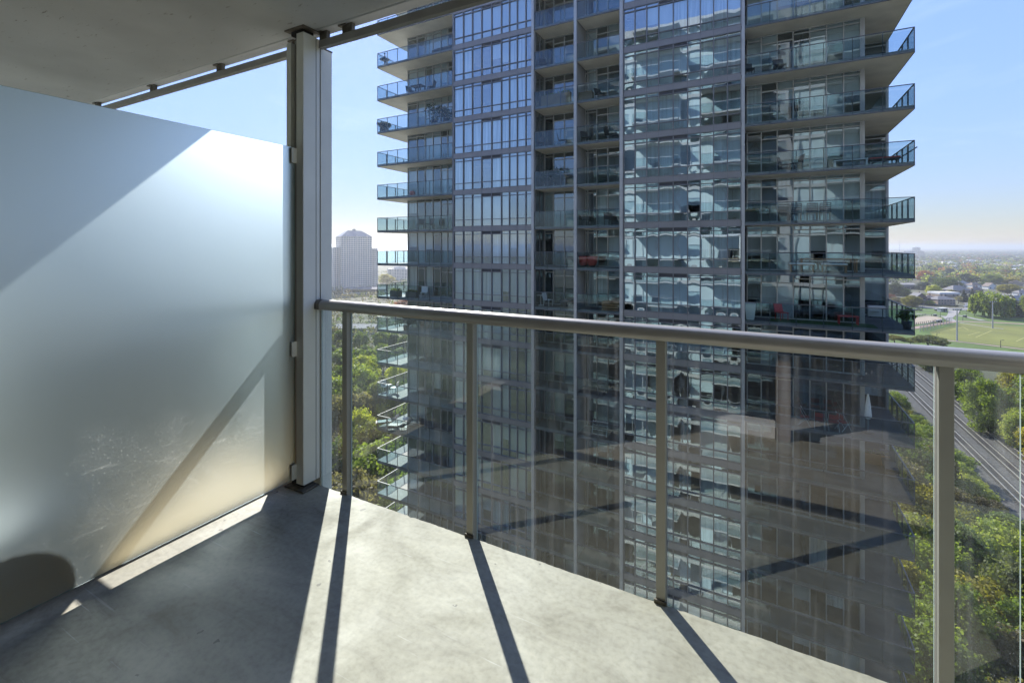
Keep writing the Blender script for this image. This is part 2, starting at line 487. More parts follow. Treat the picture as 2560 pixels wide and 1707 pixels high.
M['slabtop_sunlit'] = surf('tower_balcony_floor_sunlit', (0.42, 0.42, 0.40), 0.8, 0, 0.12, 1.3)  # same floor, lighter: sun on the left balconies put into the colour
M['baredge'] = surf('tower_rail_metal', (0.11, 0.115, 0.125), 0.5, 0.1, 0.1, 2)
M['blind'] = surf('roller_blind', (0.66, 0.68, 0.69), 0.9, 0, 0.12, 1.1, stretch=(1, 1, 0.25))
M['curtain'] = surf('sheer_curtain', (0.72, 0.73, 0.74), 0.9, 0, 0.35, 7.0, stretch=(1, 1, 0.04))
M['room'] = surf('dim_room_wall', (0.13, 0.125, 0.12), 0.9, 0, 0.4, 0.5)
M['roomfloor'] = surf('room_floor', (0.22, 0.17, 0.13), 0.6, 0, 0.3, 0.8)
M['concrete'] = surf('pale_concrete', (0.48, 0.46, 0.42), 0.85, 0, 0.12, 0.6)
M['ownwall'] = surf('pale_render_wall', (0.42, 0.415, 0.40), 0.8, 0, 0.1, 0.5)
M['ownglass'] = mat_tower_glass('facade_window_glass', (0.90, 0.97, 0.96), (0.75, 0.92, 0.90), 0.06, 0.002)
M['dark'] = surf('dark_interior', (0.05, 0.048, 0.045), 0.8, 0, 0.3, 0.7)
M['jamb'] = surf('brown_door_frame', (0.30, 0.25, 0.21), 0.5, 0.1, 0.1, 4)
M['white'] = surf('white_paint', (0.78, 0.78, 0.76), 0.5, 0, 0.05, 3)
M['black'] = surf('black_furniture', (0.028, 0.028, 0.03), 0.5, 0, 0.2, 6)
M['wicker'] = surf('grey_wicker', (0.13, 0.125, 0.12), 0.7, 0, 0.5, 40, 0.004)
M['grillcover'] = surf('charcoal_canvas', (0.05, 0.052, 0.055), 1.0, 0, 0.2, 6, 0, 0.05)
M['red'] = surf('red_plastic', (0.50, 0.035, 0.03), 0.4, 0, 0.08, 5)
M['wood'] = surf('oiled_wood', (0.36, 0.19, 0.085), 0.5, 0, 0.3, 6, stretch=(1, 8, 8))
M['decktile'] = surf('tan_deck_tile', (0.62, 0.40, 0.17), 0.6, 0, 0.2, 5, stretch=(1, 9, 1))
M['cardboard'] = surf('brown_cardboard', (0.28, 0.20, 0.13), 0.8, 0, 0.15, 3)
M['cushion'] = surf('white_cushion_cloth', (0.82, 0.81, 0.78), 0.9, 0, 0.05, 8, 0.002)
M['greyplastic'] = surf('grey_plastic', (0.35, 0.36, 0.37), 0.5, 0, 0.08, 4)
M['turf'] = surf('green_turf_mat', (0.045, 0.10, 0.02), 0.9, 0, 0.3, 20)
M['bark'] = surf('bark', (0.075, 0.06, 0.048), 0.9, 0, 0.35, 4, 0.01)
M['ground'] = surf('scrub_ground', (0.085, 0.085, 0.045), 0.95, 0, 0.45, 0.06)
M['lawn'] = surf('park_lawn', (0.070, 0.118, 0.016), 0.95, 0, 0.30, 0.07)
M['pitch'] = surf('worn_sports_turf', (0.135, 0.145, 0.022), 0.95, 0, 0.22, 0.05)
M['line'] = surf('yellow_field_line', (0.30, 0.29, 0.08), 0.8)
M['asphalt'] = surf('weathered_asphalt', (0.19, 0.185, 0.185), 0.9, 0, 0.15, 0.3)
M['paving'] = surf('pale_paving', (0.26, 0.25, 0.235), 0.9, 0, 0.12, 0.4)
M['pinkpath'] = surf('pink_running_path', (0.27, 0.19, 0.155), 0.9, 0, 0.12, 0.3)
M['sand'] = surf('dog_run_sand', (0.32, 0.265, 0.19), 0.95, 0, 0.12, 0.2)
M['ballast'] = surf('track_ballast', (0.105, 0.098, 0.094), 0.95, 0, 0.35, 1.6, 0.05, 0.3, 6)
M['steelrail'] = surf('worn_rail_steel', (0.52, 0.48, 0.44), 0.35, 0.5, 0.15, 2)
M['sleeper'] = surf('tie_wood', (0.13, 0.115, 0.105), 0.9, 0, 0.3, 2)
M['dirt'] = surf('dirt_track', (0.27, 0.225, 0.18), 0.95, 0, 0.25, 0.4)
M['brick_red'] = surf('red_brick_wall', (0.23, 0.115, 0.085), 0.85, 0, 0.25, 1.2)
M['brick_dark'] = surf('dark_brick_wall', (0.13, 0.095, 0.085), 0.85, 0, 0.25, 1.2)
M['brick_tan'] = surf('tan_brick_wall', (0.34, 0.26, 0.20), 0.85, 0, 0.2, 1.2)
M['siding'] = surf('white_siding', (0.66, 0.66, 0.64), 0.7, 0, 0.06, 1)
M['roof_grey'] = surf('grey_shingle_roof', (0.17, 0.165, 0.165), 0.85, 0, 0.2, 1.4)
M['roof_brown'] = surf('brown_shingle_roof', (0.19, 0.15, 0.125), 0.85, 0, 0.2, 1.4)
M['roof_pale'] = surf('pale_shingle_roof', (0.30, 0.285, 0.27), 0.85, 0, 0.15, 1.4)
M['roof_white'] = surf('white_flat_roof', (0.62, 0.61, 0.59), 0.85, 0, 0.1, 0.3)
M['window'] = surf('house_window_glass', (0.05, 0.06, 0.075), 0.08, 0, 0.2, 1, 0, 0.8)
M['condo'] = surf('cream_precast', (0.66, 0.62, 0.56), 0.85, 0, 0.08, 0.1)
M['condowin'] = surf('condo_window_glass', (0.15, 0.17, 0.20), 0.12, 0, 0.35, 0.4, 0, 0.8)
M['condoroof'] = surf('slate_hip_roof', (0.14, 0.17, 0.22), 0.7, 0, 0.1, 0.2)
M['galv'] = surf('galvanised_pole', (0.42, 0.42, 0.42), 0.45, 0.4, 0.08, 2)
M['darkmetal'] = surf('dark_painted_steel', (0.04, 0.042, 0.045), 0.5, 0.2, 0.1, 2)
M['tyre'] = surf('tyre_rubber', (0.02, 0.02, 0.02), 0.8)
M['lampglass'] = surf('floodlight_lens', (0.6, 0.62, 0.65), 0.1, 0.3)
M['mesh'] = mat_transparent('chain_link', (0.72, 0.74, 0.73))
for nm, c in (('car_white', (0.72, 0.72, 0.72)), ('car_black', (0.025, 0.025, 0.03)), ('car_silver', (0.42, 0.43, 0.45))):
    M[nm] = surf(nm + '_paint', c, 0.22, 0.1, 0.02, 1, 0, 0.7)
M['leaf_green'] = mat_leaf('green_leaves', (0.052, 0.078, 0.013), (0.105, 0.140, 0.021), (0.185, 0.220, 0.034))
M['leaf_yellowgreen'] = mat_leaf('yellow_green_leaves', (0.118, 0.160, 0.026), (0.227, 0.269, 0.043), (0.386, 0.378, 0.064))
M['leaf_gold'] = mat_leaf('golden_leaves', (0.125, 0.120, 0.020), (0.215, 0.190, 0.030), (0.320, 0.265, 0.045))
M['leaf_olive'] = mat_leaf('olive_leaves', (0.063, 0.077, 0.025), (0.112, 0.126, 0.042), (0.175, 0.182, 0.063))
M['leaf_dark'] = mat_leaf('dark_needles', (0.014, 0.028, 0.012), (0.026, 0.046, 0.019), (0.044, 0.068, 0.028), 0.15)
M['leaf_rust'] = mat_leaf('rust_red_leaves', (0.140, 0.045, 0.025), (0.240, 0.075, 0.040), (0.310, 0.130, 0.060))
M['leaf_brown'] = mat_leaf('thin_brown_leaves', (0.090, 0.075, 0.045), (0.150, 0.125, 0.075), (0.210, 0.180, 0.110))


def mat_water():
    m, n, l, out = node_mat('lake_water')
    p = n.new('ShaderNodeBsdfPrincipled')
    p.inputs['Base Color'].default_value = (0.03, 0.06, 0.08, 1)
    p.inputs['Roughness'].default_value = 0.28
    t = n.new('ShaderNodeTexCoord')
    nz = n.new('ShaderNodeTexNoise'); nz.inputs['Scale'].default_value = 0.05; nz.inputs['Detail'].default_value = 6
    l.new(t.outputs['Object'], nz.inputs['Vector'])
    bp = n.new('ShaderNodeBump'); bp.inputs['Distance'].default_value = 0.6
    l.new(nz.outputs['Fac'], bp.inputs['Height']); l.new(bp.outputs['Normal'], p.inputs['Normal'])
    l.new(p.outputs['BSDF'], out.inputs['Surface'])
    return m


M['water'] = mat_water()


# ------------------------------------------------------------------ mesh helpers
class MB:
    """collects faces, built as ONE mesh object"""

    def __init__(self):
        self.v, self.f, self.m, self.s = [], [], [], []

    def add(self, verts, faces, mi=0, smooth=False):
        b = len(self.v)
        self.v.extend(verts)
        for f in faces:
            self.f.append([b + i for i in f])
            self.m.append(mi)
            self.s.append(smooth)
        return self

    def box(self, x0, x1, y0, y1, z0, z1, mi=0):
        v = [(x0, y0, z0), (x1, y0, z0), (x1, y1, z0), (x0, y1, z0), (x0, y0, z1), (x1, y0, z1), (x1, y1, z1), (x0, y1, z1)]
        return self.add(v, [(0, 3, 2, 1), (4, 5, 6, 7), (0, 1, 5, 4), (1, 2, 6, 5), (2, 3, 7, 6), (3, 0, 4, 7)], mi)

    def quad(self, a, b, c, d, mi=0):
        return self.add([a, b, c, d], [(0, 1, 2, 3)], mi)

    def prism(self, poly, z0, z1, mi=0):
        n = len(poly)
        v = [(x, y, z0) for x, y in poly] + [(x, y, z1) for x, y in poly]
        f = [tuple(range(n - 1, -1, -1)), tuple(range(n, 2 * n))]
        f += [(i, (i + 1) % n, n + (i + 1) % n, n + i) for i in range(n)]
        return self.add(v, f, mi)

    def extrude_x(self, prof, x0, x1, mi=0, smooth=False):
        """profile in (y, z) pulled along x"""
        n = len(prof)
        v = [(x0, y, z) for y, z in prof] + [(x1, y, z) for y, z in prof]
        f = [(i, (i + 1) % n, n + (i + 1) % n, n + i) for i in range(n)]
        self.add(v, f, mi, smooth)
        return self.add(v, [tuple(range(n - 1, -1, -1)), tuple(range(n, 2 * n))], mi)

    def tube(self, p0, p1, r0, r1=None, n=8, mi=0, smooth=True, caps=True):
        r1 = r0 if r1 is None else r1
        p0, p1 = Vector(p0), Vector(p1)
        q = (p1 - p0).to_track_quat('Z', 'Y')
        v = []
        for p, r in ((p0, r0), (p1, r1)):
            for i in range(n):
                a = 2 * math.pi * i / n
                v.append(tuple(p + q @ Vector((r * math.cos(a), r * math.sin(a), 0))))
        self.add(v, [(i, (i + 1) % n, n + (i + 1) % n, n + i) for i in range(n)], mi, smooth)
        if caps:
            self.add(v, [tuple(range(n - 1, -1, -1)), tuple(range(n, 2 * n))], mi)
        return self

    def lathe(self, c, prof, n=16, mi=0, smooth=True):
        """(radius, z) profile spun round the vertical through c"""
        v = []
        for r, z in prof:
            for i in range(n):
                a = 2 * math.pi * i / n
                v.append((c[0] + r * math.cos(a), c[1] + r * math.sin(a), c[2] + z))
        f = []
        for k in range(len(prof) - 1):
            for i in range(n):
                j = (i + 1) % n
                f.append((k * n + i, k * n + j, (k + 1) * n + j, (k + 1) * n + i))
        return self.add(v, f, mi, smooth)

    def build(self, name, mats, parent=None, loc=None, bevel=0.0):
        me = bpy.data.meshes.new(name)
        me.from_pydata(self.v, [], self.f)
        mats = mats if isinstance(mats, (list, tuple)) else [mats]
        for m in mats:
            me.materials.append(m)
        me.polygons.foreach_set('material_index', self.m)
        me.polygons.foreach_set('use_smooth', self.s)
        me.update()
        o = bpy.data.objects.new(name, me)
        COL.objects.link(o)
        if parent is not None:
            o.parent = parent
        if loc:
            o.location = loc
        if bevel:
            b = o.modifiers.new('bevel', 'BEVEL')
            b.width = bevel
            b.segments = 2
            b.limit_method = 'ANGLE'
        return o


def tag(o, label=None, cat=None, group=None, kind=None):
    if label:
        o['label'] = label
    if cat:
        o['category'] = cat
    if group:
        o['group'] = group
    if kind:
        o['kind'] = kind
    return o


def thing(name, label, cat, loc=(0, 0, 0), rz=0.0, group=None):
    o = bpy.data.objects.new(name, None)
    o.empty_display_size = 0.2
    COL.objects.link(o)
    o.location = loc
    o.rotation_euler = (0, 0, rz)
    return tag(o, label, cat, group)


def copy_thing(root, loc, rz=0.0, scale=None, label=None, group=None, mats=None):
    r = root.copy()
    COL.objects.link(r)
    r.location = loc
    r.rotation_euler = (0, 0, rz)
    if scale is not None:
        r.scale = scale if isinstance(scale, tuple) else (scale,) * 3
    if label:
        r['label'] = label
    if group:
        r['group'] = group
    for ch in [o for o in root.children]:
        c = ch.copy()
        COL.objects.link(c)
        c.parent = r
        if mats and ch.name.split('.')[0] in mats:
            c.material_slots[0].link = 'OBJECT'
            c.material_slots[0].material = mats[ch.name.split('.')[0]]
        for g in ch.children:
            d = g.copy()
            COL.objects.link(d)
            d.parent = c
    return r


# ================================================================== OUR BALCONY (structure)
FH = 2.82                                     # storey height, here and in the tower
EDGE = 1.865                                  # slab edge
NX = -6.4                                     # far end of the neighbour's balcony
PX = -2.35                                    # plane of the privacy screen
BX1 = 0.70                                    # right end of the balcony


def ragged_edge_slab(name, x0, x1, y0, y1, z0, z1, mat, edge_drop=True):
    """slab whose outer arris is slightly chipped"""
    rnd = random.Random(3)
    n = 420
    mb = MB()
    top, low, bot = [], [], []
    for i in range(n + 1):
        x = x0 + (x1 - x0) * i / n
        j = 0.0012 * math.sin(i * 0.37) + rnd.uniform(-0.0020, 0.0008)
        if rnd.random() < 0.03:
            j -= rnd.uniform(0.002, 0.007)
        top.append((x, y1 + j, z1))
        low.append((x, y1 + 0.002, z1 - 0.012 - rnd.random() * 0.006))
        bot.append((x, y1 + 0.002, z0))
    back = [(x0 + (x1 - x0) * i / n, y0, z1) for i in range(n + 1)]
    V = back + top + low + bot
    N = n + 1
    F = []
    for i in range(n):
        for r in range(3):
            a = r * N + i
            F.append((a, a + 1, a + 1 + N, a + N))
    mb.add(V, F)
    mb.quad((x0, y0, z0), (x1, y0, z0), (x1, y1 + 0.002, z0), (x0, y1 + 0.002, z0))
    mb.quad((x0, y0, z0), (x0, y1, z0), (x0, y1, z1), (x0, y0, z1))
    mb.quad((x1, y0, z0), (x1, y0, z1), (x1, y1, z1), (x1, y1, z0))
    mb.quad((x0, y0, z0), (x0, y0, z1), (x1, y0, z1), (x1, y0, z0))
    return tag(mb.build(name, mat), kind='structure')


ragged_edge_slab('balcony_floor', NX, BX1, -0.12, EDGE, -0.20, 0.0, M['floor'])

# ceiling slab with a drip groove just inside its edge
CZ = 2.615
mb = MB()
prof = [(-0.12, CZ), (1.835, CZ), (1.84, CZ + 0.012), (1.85, CZ + 0.012), (1.855, CZ + 0.003), (1.925, CZ + 0.003), (1.925, CZ + 0.205), (-0.12, CZ + 0.205)]
mb.extrude_x(prof, NX, BX1 + 0.1)
tag(mb.build('balcony_ceiling', M['soffit']), kind='structure')

# ================================================================== RAILING
rl = thing('balcony_railing', 'grey metal balcony railing with clear glass panels and rounded handrail', 'railing', (0, 1.88, 0))
RY = -1.88


def rail_profile(w=0.034, z0=1.015, z1=1.068):
    p = [(-w, z0), (-w + 0.004, z0 - 0.003), (w - 0.004, z0 - 0.003), (w, z0)]
    for i in range(11):
        a = math.pi * i / 10
        p.append((w * math.cos(a), z1 - 0.028 + 0.028 * math.sin(a)))
    return p


mb = MB()
mb.extrude_x([(y, z) for y, z in rail_profile()], -2.245, BX1 - 0.03, smooth=True)
# return along the open end
n0 = len(mb.v)
pr = rail_profile()
n = len(pr)
V = [(BX1 - 0.03 + y + 0.034, 0.034, z) for y, z in pr] + [(BX1 - 0.03 + y + 0.034, -1.85, z) for y, z in pr]
mb.add(V, [(i, n + i, n + (i + 1) % n, (i + 1) % n) for i in range(n)], 0, True)
mb.add(V, [tuple(range(n)), tuple(range(2 * n - 1, n - 1, -1))])
hr = mb.build('handrail', M['rail'], rl)
mb = MB()
mb.extrude_x([(y * 1.03, z if z > 1.02 else z) for y, z in rail_profile(0.0345, 1.0145, 1.0687)], -2.2795, -2.244, smooth=False)
mb.build('end_bracket', M['dirtymetal'], hr)
POSTS = [-2.078, -1.247, -0.369, 0.467]
PW = 0.036
for x in POSTS:
    mb = MB()
    mb.box(x, x + PW, 1.866 + RY, 1.908 + RY, -0.16, 1.0125)
    p = mb.build('post', M['post'], rl, bevel=0.002)
    mb = MB()
    mb.box(x - 0.006, x + PW + 0.006, 1.858 + RY, 1.8655 + RY, -0.012, 0.014)
    mb.build('base_bracket', M['dirtymetal'], p, bevel=0.0015)
GY = 1.898
edges = [-2.278] + POSTS + [0.660]
for i in range(5):
    a = edges[i] + (PW + 0.004 if i > 0 else 0.0)
    b = edges[i + 1] - 0.004
    if i == 4:
        b = 0.655
    mb = MB()
    y0, y1 = GY + RY - 0.004, GY + RY + 0.004
    z0, z1 = -0.10, 1.008
    mb.quad((a, y0, z0), (b, y0, z0), (b, y0, z1), (a, y0, z1), 0)
    mb.quad((b, y1, z0), (a, y1, z0), (a, y1, z1), (b, y1, z1), 1)
    for xx in (a, b):
        mb.quad((xx, y0, z0), (xx, y1, z0), (xx, y1, z1), (xx, y0, z1), 2)
    mb.quad((a, y0, z1), (b, y0, z1), (b, y1, z1), (a, y1, z1), 2)
    mb.build('glass_panel', [M['railglass'], M['glassback'], M['glassedge_lt']], rl)
# return glass at the open end
mb = MB()
mb.box(BX1 - 0.004, BX1 + 0.004, -1.85, -0.03, -0.1, 1.008)
mb.build('glass_panel', M['railglass'], rl)

# neighbour's railing beyond the screen
nr = thing('neighbour_railing', "neighbour's glass balcony railing behind the frosted privacy screen", 'railing', (0, 1.88, 0))
mb = MB()
mb.extrude_x(rail_profile(), NX, -2.54, smooth=True)
mb.build('handrail', M['rail'], nr)
for x in (-2.578, -2.63, -3.45, -4.3, -5.15, -6.0):
    mb = MB()
    mb.box(x, x + PW, 1.866 + RY, 1.908 + RY, -0.16, 1.0125)
    mb.build('post', M['post'], nr)
mb = MB()
mb.box(NX, -2.54, GY + RY + 0.012, GY + RY + 0.018, -0.1, 1.008)
mb.build('glass_panel', M['clearglass'], nr)

# ================================================================== CORNER COLUMN
cl = thing('corner_column', 'tall grey aluminium column at the balcony corner between screen and railing', 'column', (-2.35, 1.83, 0))
CX, CYY = 2.35, -1.83
top = CZ - 0.034
mb = MB()
mb.box(-2.285 + CX, -2.281 + CX, 1.773 + CYY, 1.857 + CYY, 0.03, top)            # wide face looking right
mb.box(-2.340 + CX, -2.2855 + CX, 1.773 + CYY, 1.80 + CYY, 0.03, top)           # inner nose
mb.build('main_extrusion', M['alu'], cl, bevel=0.0015)
mb = MB()
mb.box(-2.449 + CX, -2.410 + CX, 1.790 + CYY, 1.965 + CYY, 0.03, top - 0.03)
mb.build('outer_extrusion', M['alu'], cl, bevel=0.0015)
mb = MB()
mb.box(-2.4095 + CX, -2.3405 + CX, 1.815 + CYY, 1.888 + CYY, 0.03, top - 0.01)
mb.build('recess', M['channel'], cl)
mb = MB()
mb.box(-2.300 + CX, -2.2835 + CX, 1.8625 + CYY, 1.8855 + CYY, 0.03, top - 0.004)
mb.build('cover_strip', M['alu'], cl)
for y in (1.8575, 1.8862):
    MB().box(-2.306 + CX, -2.2845 + CX, y + CYY, y + 0.0045 + CYY, 0.03, top - 0.006).build('groove', M['gasket'], cl)
mb = MB()
mb.box(-2.405 + CX, -2.2815 + CX, 1.8912 + CYY, 1.972 + CYY, -0.16, top - 0.05)
mb.build('outer_mullion', M['alu'], cl, bevel=0.002)
mb = MB()
mb.box(-2.4045 + CX, -2.278 + CX, 1.8915 + CYY, 1.974 + CYY, top - 0.0495, top - 0.043)
mb.build('mullion_cap', M['dirtymetal'], cl)
mb = MB()
mb.box(-2.415 + CX, -2.255 + CX, 1.752 + CYY, 1.86 + CYY, 0.001, 0.010)
mb.build('base_plate', M['dirtymetal'], cl, bevel=0.001)
mb = MB()
mb.box(-2.40 + CX, -2.295 + CX, 1.79 + CYY, 1.855 + CYY, 0.0105, 0.0295)
mb.build('base_shim', M['gasket'], cl)
mb = MB()
mb.box(-2.43 + CX, -2.268 + CX, 1.762 + CYY, 1.87 + CYY, CZ - 0.009, CZ - 0.001)
mb.build('head_plate', M['dirtymetal'], cl, bevel=0.001)
mb = MB()
mb.box(-2.40 + CX, -2.30 + CX, 1.785 + CYY, 1.855 + CYY, top + 0.001, CZ - 0.0095)
mb.build('head_shim', M['gasket'], cl)

# ================================================================== PRIVACY SCREEN
ps = thing('privacy_screen', 'frosted glass privacy screen standing left between two balconies', 'privacy screen', (PX, 0.9, 0))
ya, yb, za, zb = -0.75 - 0.9, 1.770 - 0.9, 0.053, 1.936
mb = MB()
t2 = 0.010
mb.quad((0, ya, za), (0, yb, za), (0, yb, zb), (0, ya, zb), 0)
mb.quad((-t2, yb, za), (-t2, ya, za), (-t2, ya, zb), (-t2, yb, zb), 1)
mb.quad((0, ya, zb), (0, yb, zb), (-t2, yb, zb), (-t2, ya, zb), 2)
mb.quad((0, ya, za), (-t2, ya, za), (-t2, yb, za), (0, yb, za), 2)
mb.quad((0, yb, za), (-t2, yb, za), (-t2, yb, zb), (0, yb, zb), 2)
mb.build('glass_pane', [M['frost'], M['etched'], M['glassedge']], ps)
for z in (1.845, 0.752, 0.058):
    mb = MB()
    mb.box(0.001, 0.014, yb - 0.028, yb + 0.012, z, z + 0.085)
    mb.box(-0.024, -t2 - 0.001, yb - 0.028, yb + 0.012, z, z + 0.085)
    mb.box(-0.024, 0.014, yb + 0.0122, yb + 0.032, z + 0.012, z + 0.073)
    mb.build('clip', M['alu'], ps, bevel=0.002)

# ================================================================== HANGING CHANNEL UNDER THE SLAB EDGE
ch = thing('hanging_channel', 'dark metal channel hung on clips below the ceiling edge', 'channel', (0, 1.885, 2.55))
mb = MB()
mb.box(NX, -2.4495, -0.012, 0.020, -0.024, 0.018)
mb.build('bar', M['channel'], ch, bevel=0.002)
mb = MB()
mb.box(-2.2775, BX1 + 0.1, -0.012, 0.020, -0.026, 0.018)
mb.build('bar', M['channel'], ch, bevel=0.002)
for x in (-2.52, -3.30, -4.18, -5.1, -2.275, -2.09, -1.12, -0.3, 0.4):
    mb = MB()
    w = 0.06 if x != -2.09 else 0.075
    mb.box(x, x + w, -0.008, 0.016, 0.0185, 0.0675)
    mb.box(x - 0.022, x + w * 0.5, -0.020, 0.004, 0.0590, 0.0655)
    mb.build('clip', M['dirtymetal'], ch)

# ================================================================== THE NEIGHBOUR'S THINGS BEHIND THE SCREEN
bc = thing('round_back_chair', 'dark round-backed chair shading the lower left of the frosted screen', 'chair', (-3.07, 1.30, 0.0))
mb = MB()
pts = []
for i in range(15):
    a_ = math.pi * i / 14
    pts.append((0.215 * math.cos(a_), 0.80 + 0.185 * math.sin(a_)))
pts = [(0.20, 0.47)] + pts + [(-0.20, 0.47)]
n_ = len(pts)
mb.add([(0.02, y, z) for y, z in pts] + [(-0.02, y, z) for y, z in pts], [tuple(range(n_)), tuple(range(2 * n_ - 1, n_ - 1, -1))] + [(i, n_ + i, n_ + (i + 1) % n_, (i + 1) % n_) for i in range(n_)])
mb.build('backrest', M['wicker'], bc)
MB().box(-0.34, 0.02, -0.22, 0.22, 0.42, 0.469).build('seat', M['wicker'], bc, bevel=0.015)
for sx in (-0.31, -0.02):
    for sy in (-0.19, 0.19):
        MB().tube((sx, sy, 0), (sx, sy, 0.419), 0.016, None, 8).build('leg', M['black'], bc)
fc = thing('floor_cushion', 'sunlit white floor cushion glowing blurred through the frosted screen', 'cushion', (-2.89, 0.80, 0.0), RAD(6))
MB().box(-0.22, 0.22, -0.24, 0.20, 0.027, 0.24).build('pad', M['cushion'], fc, bevel=0.05)
MB().tube((-0.16, 0, 0.244), (0.16, 0, 0.244), 0.008, None, 6).build('piping', M['white'], fc)
gr = thing('covered_grill', 'covered charcoal grill standing far behind the frosted screen', 'grill', (-4.0, 1.40, 0.0), RAD(30))
MB().add([(-.80, -.26, .12), (.80, -.26, .12), (.80, .26, .12), (-.80, .26, .12), (-.75, -.22, .92), (.75, -.22, .92), (.75, .22, .92), (-.75, .22, .92), (-.5, -.10, .98), (.5, -.10, .98), (.5, .10, .98), (-.5, .10, .98)],
         [(3, 2, 1, 0), (0, 1, 5, 4), (1, 2, 6, 5), (2, 3, 7, 6), (3, 0, 4, 7), (4, 5, 9, 8), (5, 6, 10, 9), (6, 7, 11, 10), (7, 4, 8, 11), (8, 9, 10, 11)]).build('cover', M['grillcover'], gr, bevel=0.04)
for sx in (-.6, .6):
    MB().tube((sx, -.2, .06), (sx, .2, .06), .06, None, 12).build('wheel', M['tyre'], gr)
mb = MB()
mb.box(-4.3, -2.45, 0.45, 1.84, 0.004, 0.026)
dk = mb.build('deck_mat', M['decktile'])
tag(dk, 'tan deck mat on the neighbouring balcony floor behind the frosted screen', 'deck mat')

# ================================================================== OUR OWN BUILDING (seen mirrored in the tower and in the railing glass)
ob = thing('apartment_building', 'pale apartment block the viewer stands in, mirrored in the opposite glass tower', 'building', (0, 0, GZ))
OZ = -GZ
KT = 10
BALS = [(-23.5, -17.5), (-14.5, -9.0), (NX, BX1), (6.0, 13.0)]
rnd = random.Random(11)
for k in range(-15, KT + 1):
    z = FH * k + OZ
    mb = MB()
    mb.box(-24, 22, -15, -0.24, z - 0.20, z)
    for i, (a, b) in enumerate(BALS):
        if i == 2 and k in (0, 1):
            continue
        mb.box(a, b, -0.22, 1.865, z - 0.205, z - 0.002)
    if k not in (0, 1):
        mb.box(-24.1, 22.1, -0.239, -0.10, z - 0.30, z + 0.08)
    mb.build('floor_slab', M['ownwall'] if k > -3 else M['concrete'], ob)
    if k == KT:
        break
    mb = MB()
    x = -24.0
    gaps = []
    while x < 21.9:
        x2 = min(22.0, x + 1.15)
        if not (k == 0 and x2 > -1.2 and x < 0.9):
            mb.quad((x, -0.20, z + 0.08), (x2, -0.20, z + 0.08), (x2, -0.20, z + FH - 0.3), (x, -0.20, z + FH - 0.3), 0)
            if rnd.random() < (0.96 if k > -3 else 0.30):  # fewer blinds low down stand in for the tower's shade in reflections
                zz = z + rnd.choice((0.08, 0.08, 0.08, 0.08, 0.08, 0.9))
                mb.quad((x, -0.33, zz), (x2, -0.33, zz), (x2, -0.33, z + FH - 0.3), (x, -0.33, z + FH - 0.3), 1)
            mb.box(x - 0.03, x + 0.03, -0.23, -0.16, z + 0.081, z + FH - 0.301, 2)
        x = x2
    mb.box(-23.9, 21.9, -5.1, -5.0, z + 0.001, z + FH - 0.201, 3)
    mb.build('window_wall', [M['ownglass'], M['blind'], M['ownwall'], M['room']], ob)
    if k not in (0,):
        mb = MB()
        for a, b in BALS:
            mb.box(a, b, 1.87, 1.88, z - 0.05, z + 1.0, 0)
            mb.box(a, b, 1.85, 1.90, z + 1.001, z + 1.05, 1)
        mb.build('balcony_rail', [M['balglass'], M['pier']], ob)
for x0, x1 in ((1.6, 2.6), (14.5, 16.0)):
    mb = MB()
    mb.box(x0, x1, -0.098, 0.35, 0.5, FH * KT + OZ + 0.9)
    mb.build('pier', M['ownwall'], ob)
mb = MB()
mb.box(-24, -23.9, -15, -0.24, 0.0, FH * KT + OZ - 0.2)
mb.box(21.9, 22, -15, -0.24, 0.0, FH * KT + OZ - 0.2)
mb.box(-23.9, 21.9, -15, -14.9, 0.0, FH * KT + OZ - 0.2)
mb.box(-23.9, 21.9, -14.9, -0.25, 0.0, FH * -15 + OZ - 0.21)
mb.box(-24.1, 22.1, -15.1, -14.8, FH * KT + OZ + 0.001, FH * KT + OZ + 1.0)
mb.box(-24.1, 22.1, -0.35, -0.10, FH * KT + OZ + 0.081, FH * KT + OZ + 1.0)
mb.build('wall', M['ownwall'], ob)
# the door wall of this flat, right behind the viewer
mb = MB()
mb.box(0.075, 0.165, -0.19, -0.045, OZ + 0.002, OZ + CZ - 0.002)
mb.box(-1.30, -1.21, -0.19, -0.045, OZ + 0.002, OZ + CZ - 0.002)
mb.box(-1.209, 0.074, -0.19, -0.06, OZ + CZ - 0.20, OZ + CZ - 0.003)
mb.build('door_frame', M['jamb'], ob)
mb = MB()
mb.box(-1.205, 0.07, -0.17, -0.055, OZ + 0.002, OZ + 0.10)
mb.build('door_sill', M['white'], ob)

# ================================================================== THE GLASS TOWER
TY = 30.15
KMIN, KMAX = -12, 9
tw = thing('glass_tower', 'tall grey-blue glass condominium tower with stacked balconies opposite', 'tower', (-11, TY, GZ))
TO = Vector((-11, TY, GZ))


class TB(MB):
    """mesh builder in world metres whose object hangs under the tower"""

    def build(self, name, mats, parent=None, **kw):
        off = TO
        self.v = [(x - off.x, y - off.y, z - off.z) for x, y, z in self.v]
        return MB.build(self, name, mats, parent or tw, **kw)


